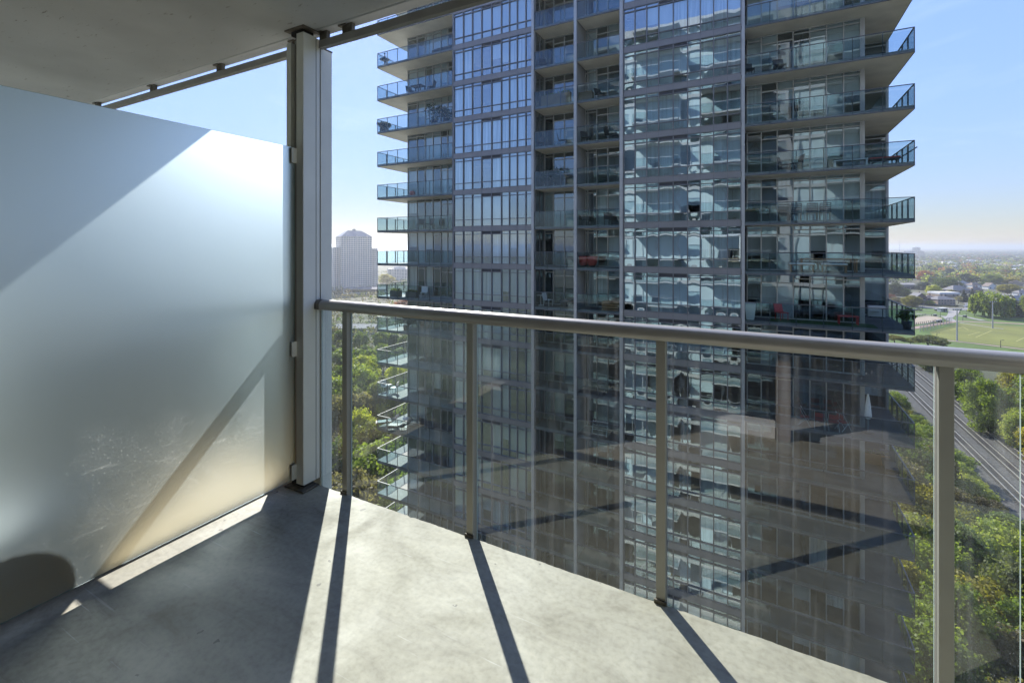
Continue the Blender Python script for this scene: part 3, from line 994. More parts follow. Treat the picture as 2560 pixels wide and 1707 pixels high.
def pillow(mb, x0, x1, z0, z1, y, rnd, mi=0, nx=5, nz=6, amp=0.0020, tilt=0.0012):
    """one pane bowed a few millimetres, as sealed glass is"""
    a = amp * rnd.uniform(-0.4, 1.3)
    tx, tz = rnd.uniform(-tilt, tilt), rnd.uniform(-tilt, tilt)
    V = []
    for j in range(nz + 1):
        for i in range(nx + 1):
            u, w = i / nx, j / nz
            b = a * (1 - (2 * u - 1) ** 2) * (1 - (2 * w - 1) ** 2)
            V.append((x0 + (x1 - x0) * u, y + b + tx * (u - .5) * (x1 - x0) + tz * (w - .5) * (z1 - z0), z0 + (z1 - z0) * w))
    F = [(j * (nx + 1) + i, j * (nx + 1) + i + 1, (j + 1) * (nx + 1) + i + 1, (j + 1) * (nx + 1) + i) for j in range(nz) for i in range(nx)]
    mb.add(V, F, mi, True)


YB = TY + 1.65                                   # back wall of the left and middle balconies
YR = TY + 1.54                                   # back wall of the right balcony
YD = 35.9                                        # deep wall of the corner terrace
XL, XR = -29.3, 6.64
XLW = -27.36
A_M = [x_at(800 + q / 2.8, TY) for q in (937, 1003, 1066, 1131, 1201, 1269, 1325, 1380, 1440, 1484)]
C_M = [x_at(1500 + q / 2.613, TY) for q in (155, 228, 305, 383, 478, 572, 655, 742, 833, 921)]
P1 = (x_at(1329.8, TY), x_at(1336, TY))
P2 = (x_at(1436, TY), x_at(1443, TY))
P3 = (x_at(1550, TY), x_at(1558, TY))
P4 = (x_at(1854, TY), x_at(1862, TY))
P0 = (x_at(1131.5, TY), x_at(1134.5, TY))
XP = 4.81                                        # corner of the flat beside the terrace


def bay(k, ms, rnd, closed):
    z = FH * k
    rows = [(z + 0.12, z + 0.62), (z + 0.62, z + 2.32), (z + 2.32, z + 2.58)]
    mb = TB()
    x0, x1 = ms[0], ms[-1]
    mb.box(x0, x1, TY - 0.02, TY + 0.14, z + 2.581, z + FH + 0.119, 0)             # spandrel of the storey above
    for i, x in enumerate(ms):
        mb.box(x - 0.028, x + 0.028, TY - 0.045, TY + 0.13, z + 0.1195, z + 2.5805, 1)
    for zz in (0.12, 0.62, 2.32, 2.56):
        for i in range(len(ms) - 1):
            mb.box(ms[i] + 0.029, ms[i + 1] - 0.029, TY - 0.03, TY + 0.12, z + zz, z + zz + 0.045, 1)
    for i in range(len(ms) - 1):                                                    # thin joints on the spandrel
        mb.box(ms[i] - 0.012, ms[i] + 0.012, TY - 0.026, TY - 0.0205, z + 2.582, z + FH + 0.118, 1)
    fr = mb.build('bay_window', [M['spandrel'], M['towermetal']])
    gb, bb = TB(), TB()
    lou = random.Random(5)
    cur = rnd.random()
    for i in range(len(ms) - 1):
        a, b = ms[i] + 0.03, ms[i + 1] - 0.03
        for r, (p, q) in enumerate(rows):
            if r == 2 and i in (3, 4):
                gb.box(a, b, TY + 0.02, TY + 0.05, p + 0.046, q - 0.022, 1)
                continue
            pillow(gb, a, b, p + 0.046, q - 0.001, TY + 0.05, rnd)
        mode = rnd.random()
        if i % 2 == 0:
            cur = rnd.random()
        w0, w1 = ms[i] - 0.02, ms[i + 1] + 0.02
        if cur < closed:
            stop = z + (0.12 if rnd.random() < 0.7 else rnd.choice((0.62, 0.9, 1.3)))
            mi = 0 if cur < closed * 0.62 else 1
            if mi == 0:
                bb.quad((w0, TY + 0.22, stop), (w1, TY + 0.22, stop), (w1, TY + 0.22, z + 2.58), (w0, TY + 0.22, z + 2.58), 0)
            else:
                nfold = 14
                V = []
                for zz in (z + 0.1, z + 2.58):
                    for f in range(nfold + 1):
                        V.append((w0 + (w1 - w0) * f / nfold, TY + 0.25 + (0.03 if f % 2 else -0.03), zz))
                bb.add(V, [(f, f + 1, nfold + 2 + f, nfold + 1 + f) for f in range(nfold)], 1, True)
    gb.build('pane', [M['towerglass'], M['louvre']], fr)
    if bb.v:
        bb.build('blind', [M['blind'], M['curtain']], fr)


def window_wall(k, xs, Y, rnd, door=(), head=2.34, closed=0.5, side=None):
    """glazing behind a balcony: fixed panes, door panes with a lower head"""
    z = FH * k
    mb, gb, bb = TB(), TB(), TB()
    topz = z + FH - 0.2
    for i, x in enumerate(xs):
        mb.box(x - 0.03, x + 0.03, Y - 0.04, Y + 0.1, z + 0.001, topz - 0.001, 0)
    cur = rnd.random()
    for i in range(len(xs) - 1):
        a, b = xs[i] + 0.031, xs[i + 1] - 0.031
        h = 2.08 if i in door else head
        mb.box(a, b, Y - 0.03, Y + 0.09, z + h, z + h + 0.06, 0)
        mb.box(a, b, Y - 0.03, Y + 0.09, topz - 0.06, topz - 0.002, 0)
        mb.box(a, b, Y - 0.03, Y + 0.09, z + 0.002, z + 0.08, 0)
        pillow(gb, a, b, z + 0.08, z + h, Y + 0.02, rnd, 0, 3, 5, 0.003)
        pillow(gb, a, b, z + h + 0.06, topz - 0.06, Y + 0.02, rnd, 0, 2, 2, 0.002)
        if rnd.random() < 0.75:
            cur = rnd.random()
        if cur < closed:
            stop = z + (0.05 if rnd.random() < 0.65 else rnd.uniform(0.6, 1.5))
            bb.quad((a - .03, Y + 0.2, stop), (b + .03, Y + 0.2, stop), (b + .03, Y + 0.2, topz), (a - .03, Y + 0.2, topz), 0 if cur < closed * .7 else 1)
    fr = mb.build('balcony_window', M['pier'] if Y > 33 or True else M['towermetal'])
    gb.build('pane', M['doorglass'], fr)
    if bb.v:
        bb.build('blind', [M['blind'], M['curtain']], fr)
    return fr


def railing_run(rb, gb, p, q, z, spacing=1.2, skip_first=False):
    """thin top rail, posts and glass from p to q (world xy), along x or y"""
    (x0, y0), (x1, y1) = p, q
    L = math.hypot(x1 - x0, y1 - y0)
    nseg = max(1, round(L / spacing))
    alongx = abs(x1 - x0) > abs(y1 - y0)
    if alongx:
        rb.box(min(x0, x1), max(x0, x1), y0 - 0.03, y0 + 0.03, z + 1.03, z + 1.065, 0)
        gb.box(min(x0, x1) + 0.02, max(x0, x1) - 0.02, y0 - 0.014, y0 - 0.006, z - 0.12, z + 1.02, 0)
        rb.box(min(x0, x1), max(x0, x1), y0 - 0.026, y0 + 0.005, z - 0.2, z - 0.15, 0)
    else:
        rb.box(x0 - 0.03, x0 + 0.03, min(y0, y1) + 0.031, max(y0, y1), z + 1.03, z + 1.065, 0)
        gb.box(x0 - 0.004, x0 + 0.004, min(y0, y1) + 0.04, max(y0, y1) - 0.02, z - 0.12, z + 1.02, 0)
        rb.box(x0 - 0.005, x0 + 0.026, min(y0, y1) + 0.031, max(y0, y1), z - 0.2, z - 0.15, 0)
    for i in range(nseg + 1):
        if skip_first and i == 0:
            continue
        x, y = x0 + (x1 - x0) * i / nseg, y0 + (y1 - y0) * i / nseg
        if alongx:
            rb.box(x - 0.018, x + 0.018, y - 0.004, y + 0.040, z - 0.19, z + 1.0295, 0)
        else:
            rb.box(x - 0.045, x + 0.02, y - 0.028, y + 0.028, z - 0.19, z + 1.0295, 0)


def balcony(k, polys, runs, rnd):
    z = FH * k
    mb = TB()
    for x0, x1, y0, y1 in polys:
        mb.quad((x0, y0, z - 0.2), (x0, y1, z - 0.2), (x1, y1, z - 0.2), (x1, y0, z - 0.2), 0)
        mb.quad((x0, y0, z), (x1, y0, z), (x1, y1, z), (x0, y1, z), 1)
        for a, b in (((x0, y0), (x1, y0)), ((x1, y0), (x1, y1)), ((x1, y1), (x0, y1)), ((x0, y1), (x0, y0))):
            mb.quad((*a, z - 0.2), (*b, z - 0.2), (*b, z), (*a, z), 2)
    b = mb.build('balcony', [M['soffit_tower'], M['slabtop_sunlit'] if polys[0][0] == XL else M['slabtop'], M['spandrel']])  # left balconies take the lighter, sunlit tone of the floor
    rb, gb = TB(), TB()
    for i, (p, q) in enumerate(runs):
        railing_run(rb, gb, p, q, z, 1.2, i > 0)
    rb.build('rail', M['baredge'], b)
    gb.build('glass', M['balglass'], b)


L_XS = [XLW + 0.03] + [x_at(800 + q / 2.8, YB) for q in (681, 736, 791, 847, 893)] + [P0[0] - 0.05]
B1_XS = [P1[1] + 0.06, x_at(1384, YB), x_at(1411, YB), P2[0] - 0.0]
B2_XS = [P2[1] + 0.0, x_at(1470, YB), x_at(1492, YB), x_at(1520, YB), P3[0] + 0.35]
R_XS = [P4[1] + 0.08] + [x_at(1500 + q / 2.613, YR) for q in (1053, 1157, 1262, 1371, 1479, 1591, 1702)]
D_XS = [XP + 0.05, 5.25, XR - 0.10]
rail_y = TY - 0.03
for k in range(KMIN, KMAX):
    rnd = random.Random(100 + k)
    low = k < -3
    bay(k, A_M, rnd, 0.74 if k > -3 else 0.45)
    bay(k, C_M, rnd, 0.86 if k > -3 else 0.45)
    window_wall(k, L_XS, YB, rnd, (4, 5), closed=0.72 if k > -1 else 0.25)
    window_wall(k, B1_XS, YB, rnd, (1, 2), closed=0.30)
    window_wall(k, B2_XS, YB, rnd, (2, 3), closed=0.30)
    window_wall(k, R_XS, YR, rnd, (1, 2), closed=0.62 if k > -2 else 0.2)
    window_wall(k, D_XS, YD, rnd, (), closed=0.45)
for k in range(KMIN, KMAX + 1):
    rnd = random.Random(300 + k)
    balcony(k, [(XL, P0[0], TY, YB), (XL, XLW, YB, 38.0)], [((XL + 0.03, rail_y), (P0[0], rail_y)), ((XL + 0.03, rail_y), (XL + 0.03, 38.0))], rnd)
    balcony(k, [(P1[1], P2[0], TY, YB)], [((P1[1], rail_y), (P2[0], rail_y))], rnd)
    balcony(k, [(P2[1], P3[0], TY, YB)], [((P2[1], rail_y), (P3[0], rail_y))], rnd)
    balcony(k, [(P4[1], XR, TY, YR), (XP, XR, YR, YD)], [((XR - 0.03, rail_y), (P4[1], rail_y)), ((XR - 0.03, rail_y), (XR - 0.03, YD))], rnd)
    # floor plate inside
    z = FH * k
    mb = TB()
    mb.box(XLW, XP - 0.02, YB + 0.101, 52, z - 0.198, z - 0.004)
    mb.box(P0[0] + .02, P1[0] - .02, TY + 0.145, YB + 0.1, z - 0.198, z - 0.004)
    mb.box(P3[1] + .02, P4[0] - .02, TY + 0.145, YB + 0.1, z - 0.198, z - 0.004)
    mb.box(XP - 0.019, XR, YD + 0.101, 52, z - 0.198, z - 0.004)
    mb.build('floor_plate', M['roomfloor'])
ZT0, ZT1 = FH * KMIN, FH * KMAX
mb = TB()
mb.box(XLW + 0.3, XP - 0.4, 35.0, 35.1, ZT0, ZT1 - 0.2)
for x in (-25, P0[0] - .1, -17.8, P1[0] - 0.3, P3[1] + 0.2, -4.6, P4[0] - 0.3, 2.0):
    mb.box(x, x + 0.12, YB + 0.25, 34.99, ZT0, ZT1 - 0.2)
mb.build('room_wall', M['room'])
mb = TB()
mb.box(XLW - 0.02, XLW, YB, 52, ZT0, ZT1)                       # side walls
mb.box(XP - 0.02, XP, YR + 0.11, YD - 0.1, ZT0, ZT1 - 0.001)
mb.box(XR - 0.02, XR, YD + 0.1, 52, ZT0, ZT1)
mb.box(XLW, XR, 52, 52.1, ZT0, ZT1)
mb.box(P0[1] + 0.0, P0[1] + 0.02, TY + 0.15, YB - .05, ZT0, ZT1)
mb.build('side_wall', M['spandrel'])
# piers between the bays, running the full height
for (a, b), yy, dp, mt in ((P0, TY - 0.03, 0.17, 'towermetal'), (P1, TY - 0.12, 0.28, 'pier'), (P2, TY - 0.14, 1.7, 'pier'), (P3, TY - 0.12, 0.28, 'pier'), (P4, TY - 0.05, 0.3, 'pier')):
    mb = TB()
    a2, b2 = (a, b)
    if dp > 1:
        mb.box(a2, b2, yy, yy + 0.22, ZT0, ZT1)
        mb.box((a + b) / 2 - .04, (a + b) / 2 + 0.04, yy + 0.2205, YB + 0.05, ZT0, ZT1)
    else:
        mb.box(a2, b2, yy, yy + dp, ZT0, ZT1)
    mb.build('pier', M[mt])
# return walls of the recessed balconies
for k in range(KMIN, KMAX):
    z = FH * k
    for x in (P1[1] - 0.02, P3[0] + 0.02):
        mb = TB()
        y0, y1 = TY + 0.2, YB - 0.05
        for yy in (y0, (y0 + y1) / 2, y1 - 0.05):
            mb.box(x - 0.03, x + 0.05, yy, yy + 0.05, z + 0.002, z + FH - 0.202, 0)
        mb.quad((x, y0, z + 0.05), (x, y1, z + 0.05), (x, y1, z + FH - 0.22), (x, y0, z + FH - 0.22), 1)
        mb.box(x - 0.12, x - 0.06, y0, y1, z + 0.003, z + FH - 0.203, 2)
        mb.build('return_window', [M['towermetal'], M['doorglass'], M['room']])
# pillar beside the corner terrace, edge post of the deep wall
mb = TB()
mb.box(R_XS[-1] + 0.031, XP + 0.03, YR - 0.06, YR + 0.10, ZT0, ZT1 - 0.2)
mb.box(XR - 0.098, XR + 0.01, YD - 0.06, YD + 0.099, ZT0, ZT1 - 0.2)
mb.build('pillar', M['pier'])
mb = TB()
mb.box(XLW, XR, YB + 0.1, 52, ZT1 - 0.003, ZT1 + 0.3)
mb.box(P0[0], P1[0], TY, YB + 0.1, ZT1 + 0.125, ZT1 + 0.3)
mb.box(P3[1], P4[0], TY, YB + 0.1, ZT1 + 0.125, ZT1 + 0.3)
mb.build('roof', M['concrete'])
mb = TB()
mb.box(XLW, XR, TY + 0.3, 52, GZ, ZT0 - 0.21)
for k in range(KMIN - 4, KMIN):
    mb.box(XLW - 0.1, XR + 0.1, TY + 0.2, 52.1, FH * k - 0.2, FH * k + 0.1)
mb.build('podium', M['spandrel'])


# ================================================================== GROUND, LAKE, PARK, RAILWAY (structure)
def sheet(name, pts, mat, dz, thick=None):
    """flat sheet on the ground through world xy points"""
    mb = MB()
    z = GZ + dz
    c = pts[0]
    mb.add([(x - c[0], y - c[1], 0) for x, y in pts], [tuple(range(len(pts)))])
    o = mb.build(name, mat, loc=(c[0], c[1], z))
    if o.data.polygons[0].normal.z < 0:
        o.data.flip_normals()
    return tag(o, kind='structure')


def Z(x, y):                                     # pixel inside the enlarged park crop -> photo pixel
    return (2200 + x / 5.6, 600 + y / 5.6)


def GP(x, y):
    return ground(*Z(x, y))


def strip(pts, w):
    """polyline -> polygon of given width"""
    L, R = [], []
    for i, p in enumerate(pts):
        a = Vector(pts[max(0, i - 1)])
        b = Vector(pts[min(len(pts) - 1, i + 1)])
        t = (b - a).normalized()
        nrm = Vector((-t.y, t.x)) * w / 2
        L.append((p[0] + nrm.x, p[1] + nrm.y))
        R.append((p[0] - nrm.x, p[1] - nrm.y))
    return L + R[::-1]


mb = MB()
ring = [0, 60, 150, 400, 1200, 4000, 12000, 26000]
N = 48
V = [(0, 0, 0)]
for r in ring[1:]:
    V += [(r * math.cos(2 * math.pi * i / N), r * math.sin(2 * math.pi * i / N), 0) for i in range(N)]
F = [(0, 1 + i, 1 + (i + 1) % N) for i in range(N)]
for k in range(len(ring) - 2):
    F += [(1 + k * N + i, 1 + (k + 1) * N + i, 1 + (k + 1) * N + (i + 1) % N, 1 + k * N + (i + 1) % N) for i in range(N)]
mb.add(V, F)
tag(mb.build('ground', M['ground'], loc=(0, 0, GZ)), kind='structure')


def far_dir(px, d):
    r = ray(px, 700)
    return (r[0] * d, r[1] * d)


sheet('lake', [ground(-300, 668), ground(500, 664), ground(930, 662), ground(1010, 660), ground(1130, 652)] + [far_dir(1130, 23000), far_dir(700, 23000), far_dir(200, 16000), far_dir(-300, 10000)], M['water'], 0.12)

sheet('park_lawn', [GP(-300, 960), GP(300, 915), GP(900, 955), GP(1400, 990), GP(2900, 1060), GP(2900, 1750), GP(2000, 1800), GP(900, 1560), GP(-300, 1560)], M['lawn'], 0.05)
sheet('sports_field', [GP(690, 1292), GP(820, 1252), GP(1130, 1166), GP(1300, 1164), GP(2016, 1215), GP(2900, 1275), GP(2900, 1640), GP(2016, 1515), GP(900, 1388), GP(735, 1335)], M['pitch'], 0.09)
sheet('running_path', strip([GP(300, 1258), GP(520, 1226), GP(800, 1180), GP(1060, 1141), GP(1300, 1146), GP(1650, 1160), GP(2016, 1178), GP(2900, 1222)], 4.0), M['pinkpath'], 0.13)
sheet('lower_path', strip([GP(840, 1398), GP(1100, 1424), GP(1560, 1478), GP(2016, 1533), GP(2900, 1640)], 2.6), M['pinkpath'], 0.13)
sheet('road', strip([GP(-300, 880), GP(300, 912), GP(600, 940), GP(900, 963), GP(1250, 972), GP(1650, 997), GP(2100, 1022), GP(2900, 1062)], 13), M['asphalt'], 0.11)
sheet('side_street', strip([GP(1290, 968), GP(1300, 915), GP(1265, 870), GP(1240, 820)], 9), M['asphalt'], 0.15)
sheet('plaza', [GP(960, 985), GP(1120, 990), GP(1095, 1040), GP(1040, 1070), GP(1010, 1100), GP(1075, 1138), GP(975, 1142), GP(905, 1085), GP(945, 1050)], M['paving'], 0.17)
sheet('park_path', strip([GP(500, 1032), GP(700, 1052), GP(880, 1068), GP(930, 1092), GP(980, 1132)], 3.0), M['paving'], 0.14)
sheet('curved_path', strip([GP(1080, 1055), GP(1180, 1072), GP(1300, 1100), GP(1450, 1130)], 3.4), M['paving'], 0.14)
sheet('kerb_path', strip([GP(1110, 1160), GP(1400, 1205), GP(1580, 1232), GP(1730, 1247)], 1.8), M['paving'], 0.16)
sheet('dog_run', [GP(480, 1090), GP(640, 1060), GP(800, 1075), GP(865, 1095), GP(868, 1130), GP(700, 1160), GP(480, 1185)], M['sand'], 0.13)
sheet('parking_lot', [GP(-200, 700), GP(250, 690), GP(520, 650), GP(470, 600), GP(0, 600), GP(-200, 620)], M['asphalt'], 0.1)
mb = MB()
for a, b in (((1340, 1365), (1560, 1272)), ((1905, 1422), (2060, 1352)), ((985, 1262), (1165, 1222)), ((1165, 1222), (1240, 1262)), ((1230, 1335), (1400, 1290)), ((720, 1292), (860, 1310)), ((1560, 1272), (2016, 1305))):
    pts = strip([GP(*a), GP(*b)], 0.45)
    mb.add([(x, y, 0) for x, y in pts], [(0, 1, 2, 3)])
tag(mb.build('field_line', M['line'], loc=(0, 0, GZ + 0.12)), kind='structure')

# railway: ballast bed, three tracks parallel to the balcony's outward axis
sheet('railway_bed', [(38.8, -60), (54.6, -60), (54.6, 420), (38.8, 420)], M['ballast'], 0.06)
sheet('dirt_road', [(56.0, 30), (61.5, 30), (60, 90), (63, 150), (62, 200), (58, 200), (57.5, 150), (56.5, 90)], M['dirt'], 0.05)
for i, x in enumerate((42.4, 46.7, 51.0)):
    tr = thing('railway_track', ('railway track nearest the trees below the tower', 'middle railway track of the three', 'railway track on the side towards the park')[i], 'railway track', (x, 0, GZ + 0.06), group='tracks on the gravel bed')
    for s in (-0.7175, 0.7175):
        mb = MB()
        mb.box(s - 0.07, s + 0.07, -60, 420, 0.12, 0.30)
        mb.build('rail', M['steelrail'], tr)
    mb = MB()
    y = -60
    while y < 420:
        mb.box(-1.3, 1.3, y, y + 0.25, 0.0, 0.119)
        y += 0.62 if y < 260 else 1.24
    tag(mb.build('sleepers', M['sleeper'], tr), kind='stuff')

# ================================================================== TREES
def leaf_mesh(name, centers, radii, per, size, rs, flat=0.75, droop=0.0, zmin=None):
    """many small diamond leaves gathered in clumps"""
    P, Nn = [], []
    for c, r in zip(centers, radii):
        k = max(3, int(per * (0.7 + 0.6 * rs.random())))
        d = rs.normal(size=(k, 3))
        d /= np.linalg.norm(d, axis=1)[:, None]
        rad = r * rs.random(k) ** 0.45
        p = c + d * rad[:, None] * np.array([1, 1, flat])
        P.append(p)
        Nn.append(d + rs.normal(size=(k, 3)) * 0.75 + np.array([0, 0, 0.35]))
    P = np.vstack(P)
    Nn = np.vstack(Nn)
    if zmin is not None:
        k = P[:, 2] > zmin
        P, Nn = P[k], Nn[k]
    Nn /= np.linalg.norm(Nn, axis=1)[:, None]
    up = rs.normal(size=Nn.shape)
    if droop:
        up = up * (1 - droop) + np.array([0, 0, -1.0]) * droop * 2
    a = np.cross(Nn, up)
    a /= np.linalg.norm(a, axis=1)[:, None] + 1e-9
    b = np.cross(Nn, a)
    s = size * (0.6 + 0.8 * rs.random(len(P)))[:, None]
    ln = 1.35 if not droop else 2.6
    V = np.stack([P - b * s * ln * .5, P + a * s * .5, P + b * s * ln * .5, P - a * s * .5], axis=1).reshape(-1, 3)
    n = len(P)
    me = bpy.data.meshes.new(name)
    me.vertices.add(4 * n)
    me.vertices.foreach_set('co', V.ravel())
    me.loops.add(4 * n)
    me.loops.foreach_set('vertex_index', np.arange(4 * n))
    me.polygons.add(n)
    me.polygons.foreach_set('loop_start', np.arange(0, 4 * n, 4))
    me.polygons.foreach_set('loop_total', np.full(n, 4))
    me.update()
    me.validate()
    return me


def broad_crown(seed, clumps, per, size, squat=1.0, zc=6.0, rz=3.3):
    """clump centres of a spreading crown: crown 8 wide, tree 10 tall"""
    rs = np.random.RandomState(seed)
    lob = rs.normal(size=(7, 3))
    lob /= np.linalg.norm(lob, axis=1)[:, None]
    la = rs.uniform(-0.22, 0.30, 7)
    C, R = [], []
    while len(C) < clumps:
        d = rs.normal(size=3)
        d /= np.linalg.norm(d)
        if d[2] < (-0.55 if zc > 4.5 else -0.92):
            continue
        f = 1 + float(np.sum(la * np.exp(-4 * (1 - lob @ d))))
        r = f * (0.45 + 0.55 * rs.random() ** 0.5)
        C.append(np.array([d[0] * 3.4 * r, d[1] * 3.4 * r, zc + d[2] * rz * squat * r]))
        R.append(rs.uniform(0.75, 1.45))
    return leaf_mesh('crown', C, R, per, size, rs), C


def trunk_mesh(C, rs, thick=0.26, n=7, limbs=9):
    mb = MB()
    bend = rs.uniform(-0.3, 0.3, 2)
    mid = (bend[0], bend[1], 2.6)
    mb.tube((0, 0, -0.2), mid, thick * 1.25, thick * 0.85, n, caps=False)
    topp = (bend[0] * 1.6, bend[1] * 1.6, 6.0)
    mb.tube(mid, topp, thick * 0.85, thick * 0.35, n, caps=False)
    idx = rs.permutation(len(C))[:limbs]
    for i in idx:
        t = rs.uniform(0.0, 0.8)
        a = Vector(mid).lerp(Vector(topp), t)
        mb.tube(tuple(a), tuple(Vector(C[i])), thick * 0.38, 0.03, 5, caps=False)
    return mb


PROTO = {}


def proto(key, seed, clumps, per, size, squat=1.0, parts=True, n=7, limbs=9, zc=6.0, rz=3.3):
    me, C = broad_crown(seed, clumps, per, size, squat, zc, rz)
    me.materials.append(M['leaf_green'])
    tb = trunk_mesh(C, np.random.RandomState(seed + 1), n=n, limbs=limbs)
    tme = bpy.data.meshes.new('trunk')
    tme.from_pydata(tb.v, [], tb.f)
    tme.materials.append(M['bark'])
    PROTO[key] = (me, tme)


for i in range(5):
    proto(('near', i), 20 + i, 95, 95, 0.30, 0.95 + 0.1 * (i % 3))
for i in range(5):
    proto(('bush', i), 120 + i, 120, 90, 0.27, 1.0, zc=4.3, rz=4.7)
for i in range(4):
    proto(('mid', i), 40 + i, 60, 46, 0.55, 0.75 + 0.12 * (i % 3), n=6, limbs=6)
for i in range(4):
    proto(('far', i), 60 + i, 40, 16, 1.0, 0.9, n=5, limbs=0, zc=4.8, rz=4.2)
for i in range(2):
    proto(('bare', i), 80 + i, 70, 20, 0.26, 1.0, limbs=40)


def conifer_proto(key, seed, per, size):
    rs = np.random.RandomState(seed)
    C, R = [], []
    for t in np.linspace(0.1, 0.98, 16):
        r = 2.0 * (1 - t) ** 0.85 * rs.uniform(0.8, 1.15)
        k = max(1, int(11 * (1 - t)))
        for j in range(k):
            a = 2 * math.pi * (j + rs.rand()) / k
            C.append(np.array([r * math.cos(a), r * math.sin(a), 10 * t - 0.25 * r]))
            R.append(0.30 + 0.75 * (1 - t))
    me = leaf_mesh('crown', C, R, per, size, rs, 0.55)
    me.materials.append(M['leaf_dark'])
    tb = MB().tube((0, 0, -0.2), (0, 0, 9.5), 0.22, 0.03, 6, caps=False)
    tme = bpy.data.meshes.new('trunk')
    tme.from_pydata(tb.v, [], tb.f)
    tme.materials.append(M['bark'])
    PROTO[key] = (me, tme)


conifer_proto(('conifer', 0), 5, 34, 0.42)
conifer_proto(('conifer', 1), 6, 34, 0.42)


def willow_proto():
    rs = np.random.RandomState(9)
    C, R = [], []
    for j in range(60):
        d = rs.normal(size=3); d /= np.linalg.norm(d)
        if d[2] < -0.1:
            d[2] = abs(d[2])
        r = 0.6 + 0.4 * rs.rand()
        C.append(np.array([d[0] * 4.0 * r, d[1] * 4.0 * r, 6.2 + d[2] * 3.2 * r])); R.append(rs.uniform(0.8, 1.3))
    for j in range(70):
        a = rs.uniform(0, 2 * math.pi); r = rs.uniform(3.0, 4.5); top = rs.uniform(5.2, 7.0); low = rs.uniform(1.0, 3.6)
        for z in np.arange(low, top, 0.55):
            C.append(np.array([r * math.cos(a), r * math.sin(a), z])); R.append(0.42)
    me = leaf_mesh('crown', C, R, 15, 0.36, rs, 1.0, 0.7)
    me.materials.append(M['leaf_yellowgreen'])
    tb = trunk_mesh(C[:60], rs, 0.45)
    tme = bpy.data.meshes.new('trunk')
    tme.from_pydata(tb.v, [], tb.f)
    tme.materials.append(M['bark'])
    PROTO[('willow', 0)] = (me, tme)


willow_proto()
TREE_NAME = {'leaf_green': 'green', 'leaf_yellowgreen': 'yellow-green', 'leaf_gold': 'golden yellow', 'leaf_olive': 'dull olive', 'leaf_dark': 'dark green', 'leaf_rust': 'rust red', 'leaf_brown': 'thin brown'}
rt = random.Random(21)


def tree(level, x, y, h, w, leaf, label, group=None, name='broadleaf_tree'):
    keys = [k for k in PROTO if k[0] == level]
    cm, tm = PROTO[keys[rt.randrange(len(keys))]]
    if level in ('conifer',):
        name = 'conifer_tree'
    if level == 'willow':
        name = 'willow_tree'
    r = thing(name, label, 'tree', (x, y, GZ), rt.uniform(0, 6.28), group)
    r.scale = (w / 8.0, w / 8.0, h / 10.0) if level != 'conifer' else (w / 4.2, w / 4.2, h / 10.0)
    for nm, me, mt in (('trunk', tm, None), ('crown', cm, M[leaf])):
        o = bpy.data.objects.new(nm, me)
        COL.objects.link(o)
        o.parent = r
        if mt is not None:
            o.material_slots[0].link = 'OBJECT'
            o.material_slots[0].material = mt
    return r


def small_tree(x, y, h, w, leaf, label, group):
    cm, tm = PROTO[('far', rt.randrange(4))]
    o = bpy.data.objects.new('broadleaf_tree', cm)
    COL.objects.link(o)
    o.location = (x, y, GZ - 0.06 * h)
    o.rotation_euler = (0, 0, rt.uniform(0, 6.28))
    o.scale = (w / 8, w / 8, h / 10)
    o.material_slots[0].link = 'OBJECT'
    o.material_slots[0].material = M[leaf]
    return tag(o, label, 'tree', group)


def tree_px(zx, zbase, zw, ztop, level, leaf, label):
    """tree of the park crop: foot, width and top read off the photograph, stood on the ground there"""
    px, py = Z(zx, zbase)
    x, y = ground(px, py)
    d = pixel_of(x, y, GZ)[2]
    return tree(level, x, y, (zbase - ztop) / 5.6 / FPX * d, zw / 5.6 / FPX * d, leaf, label)


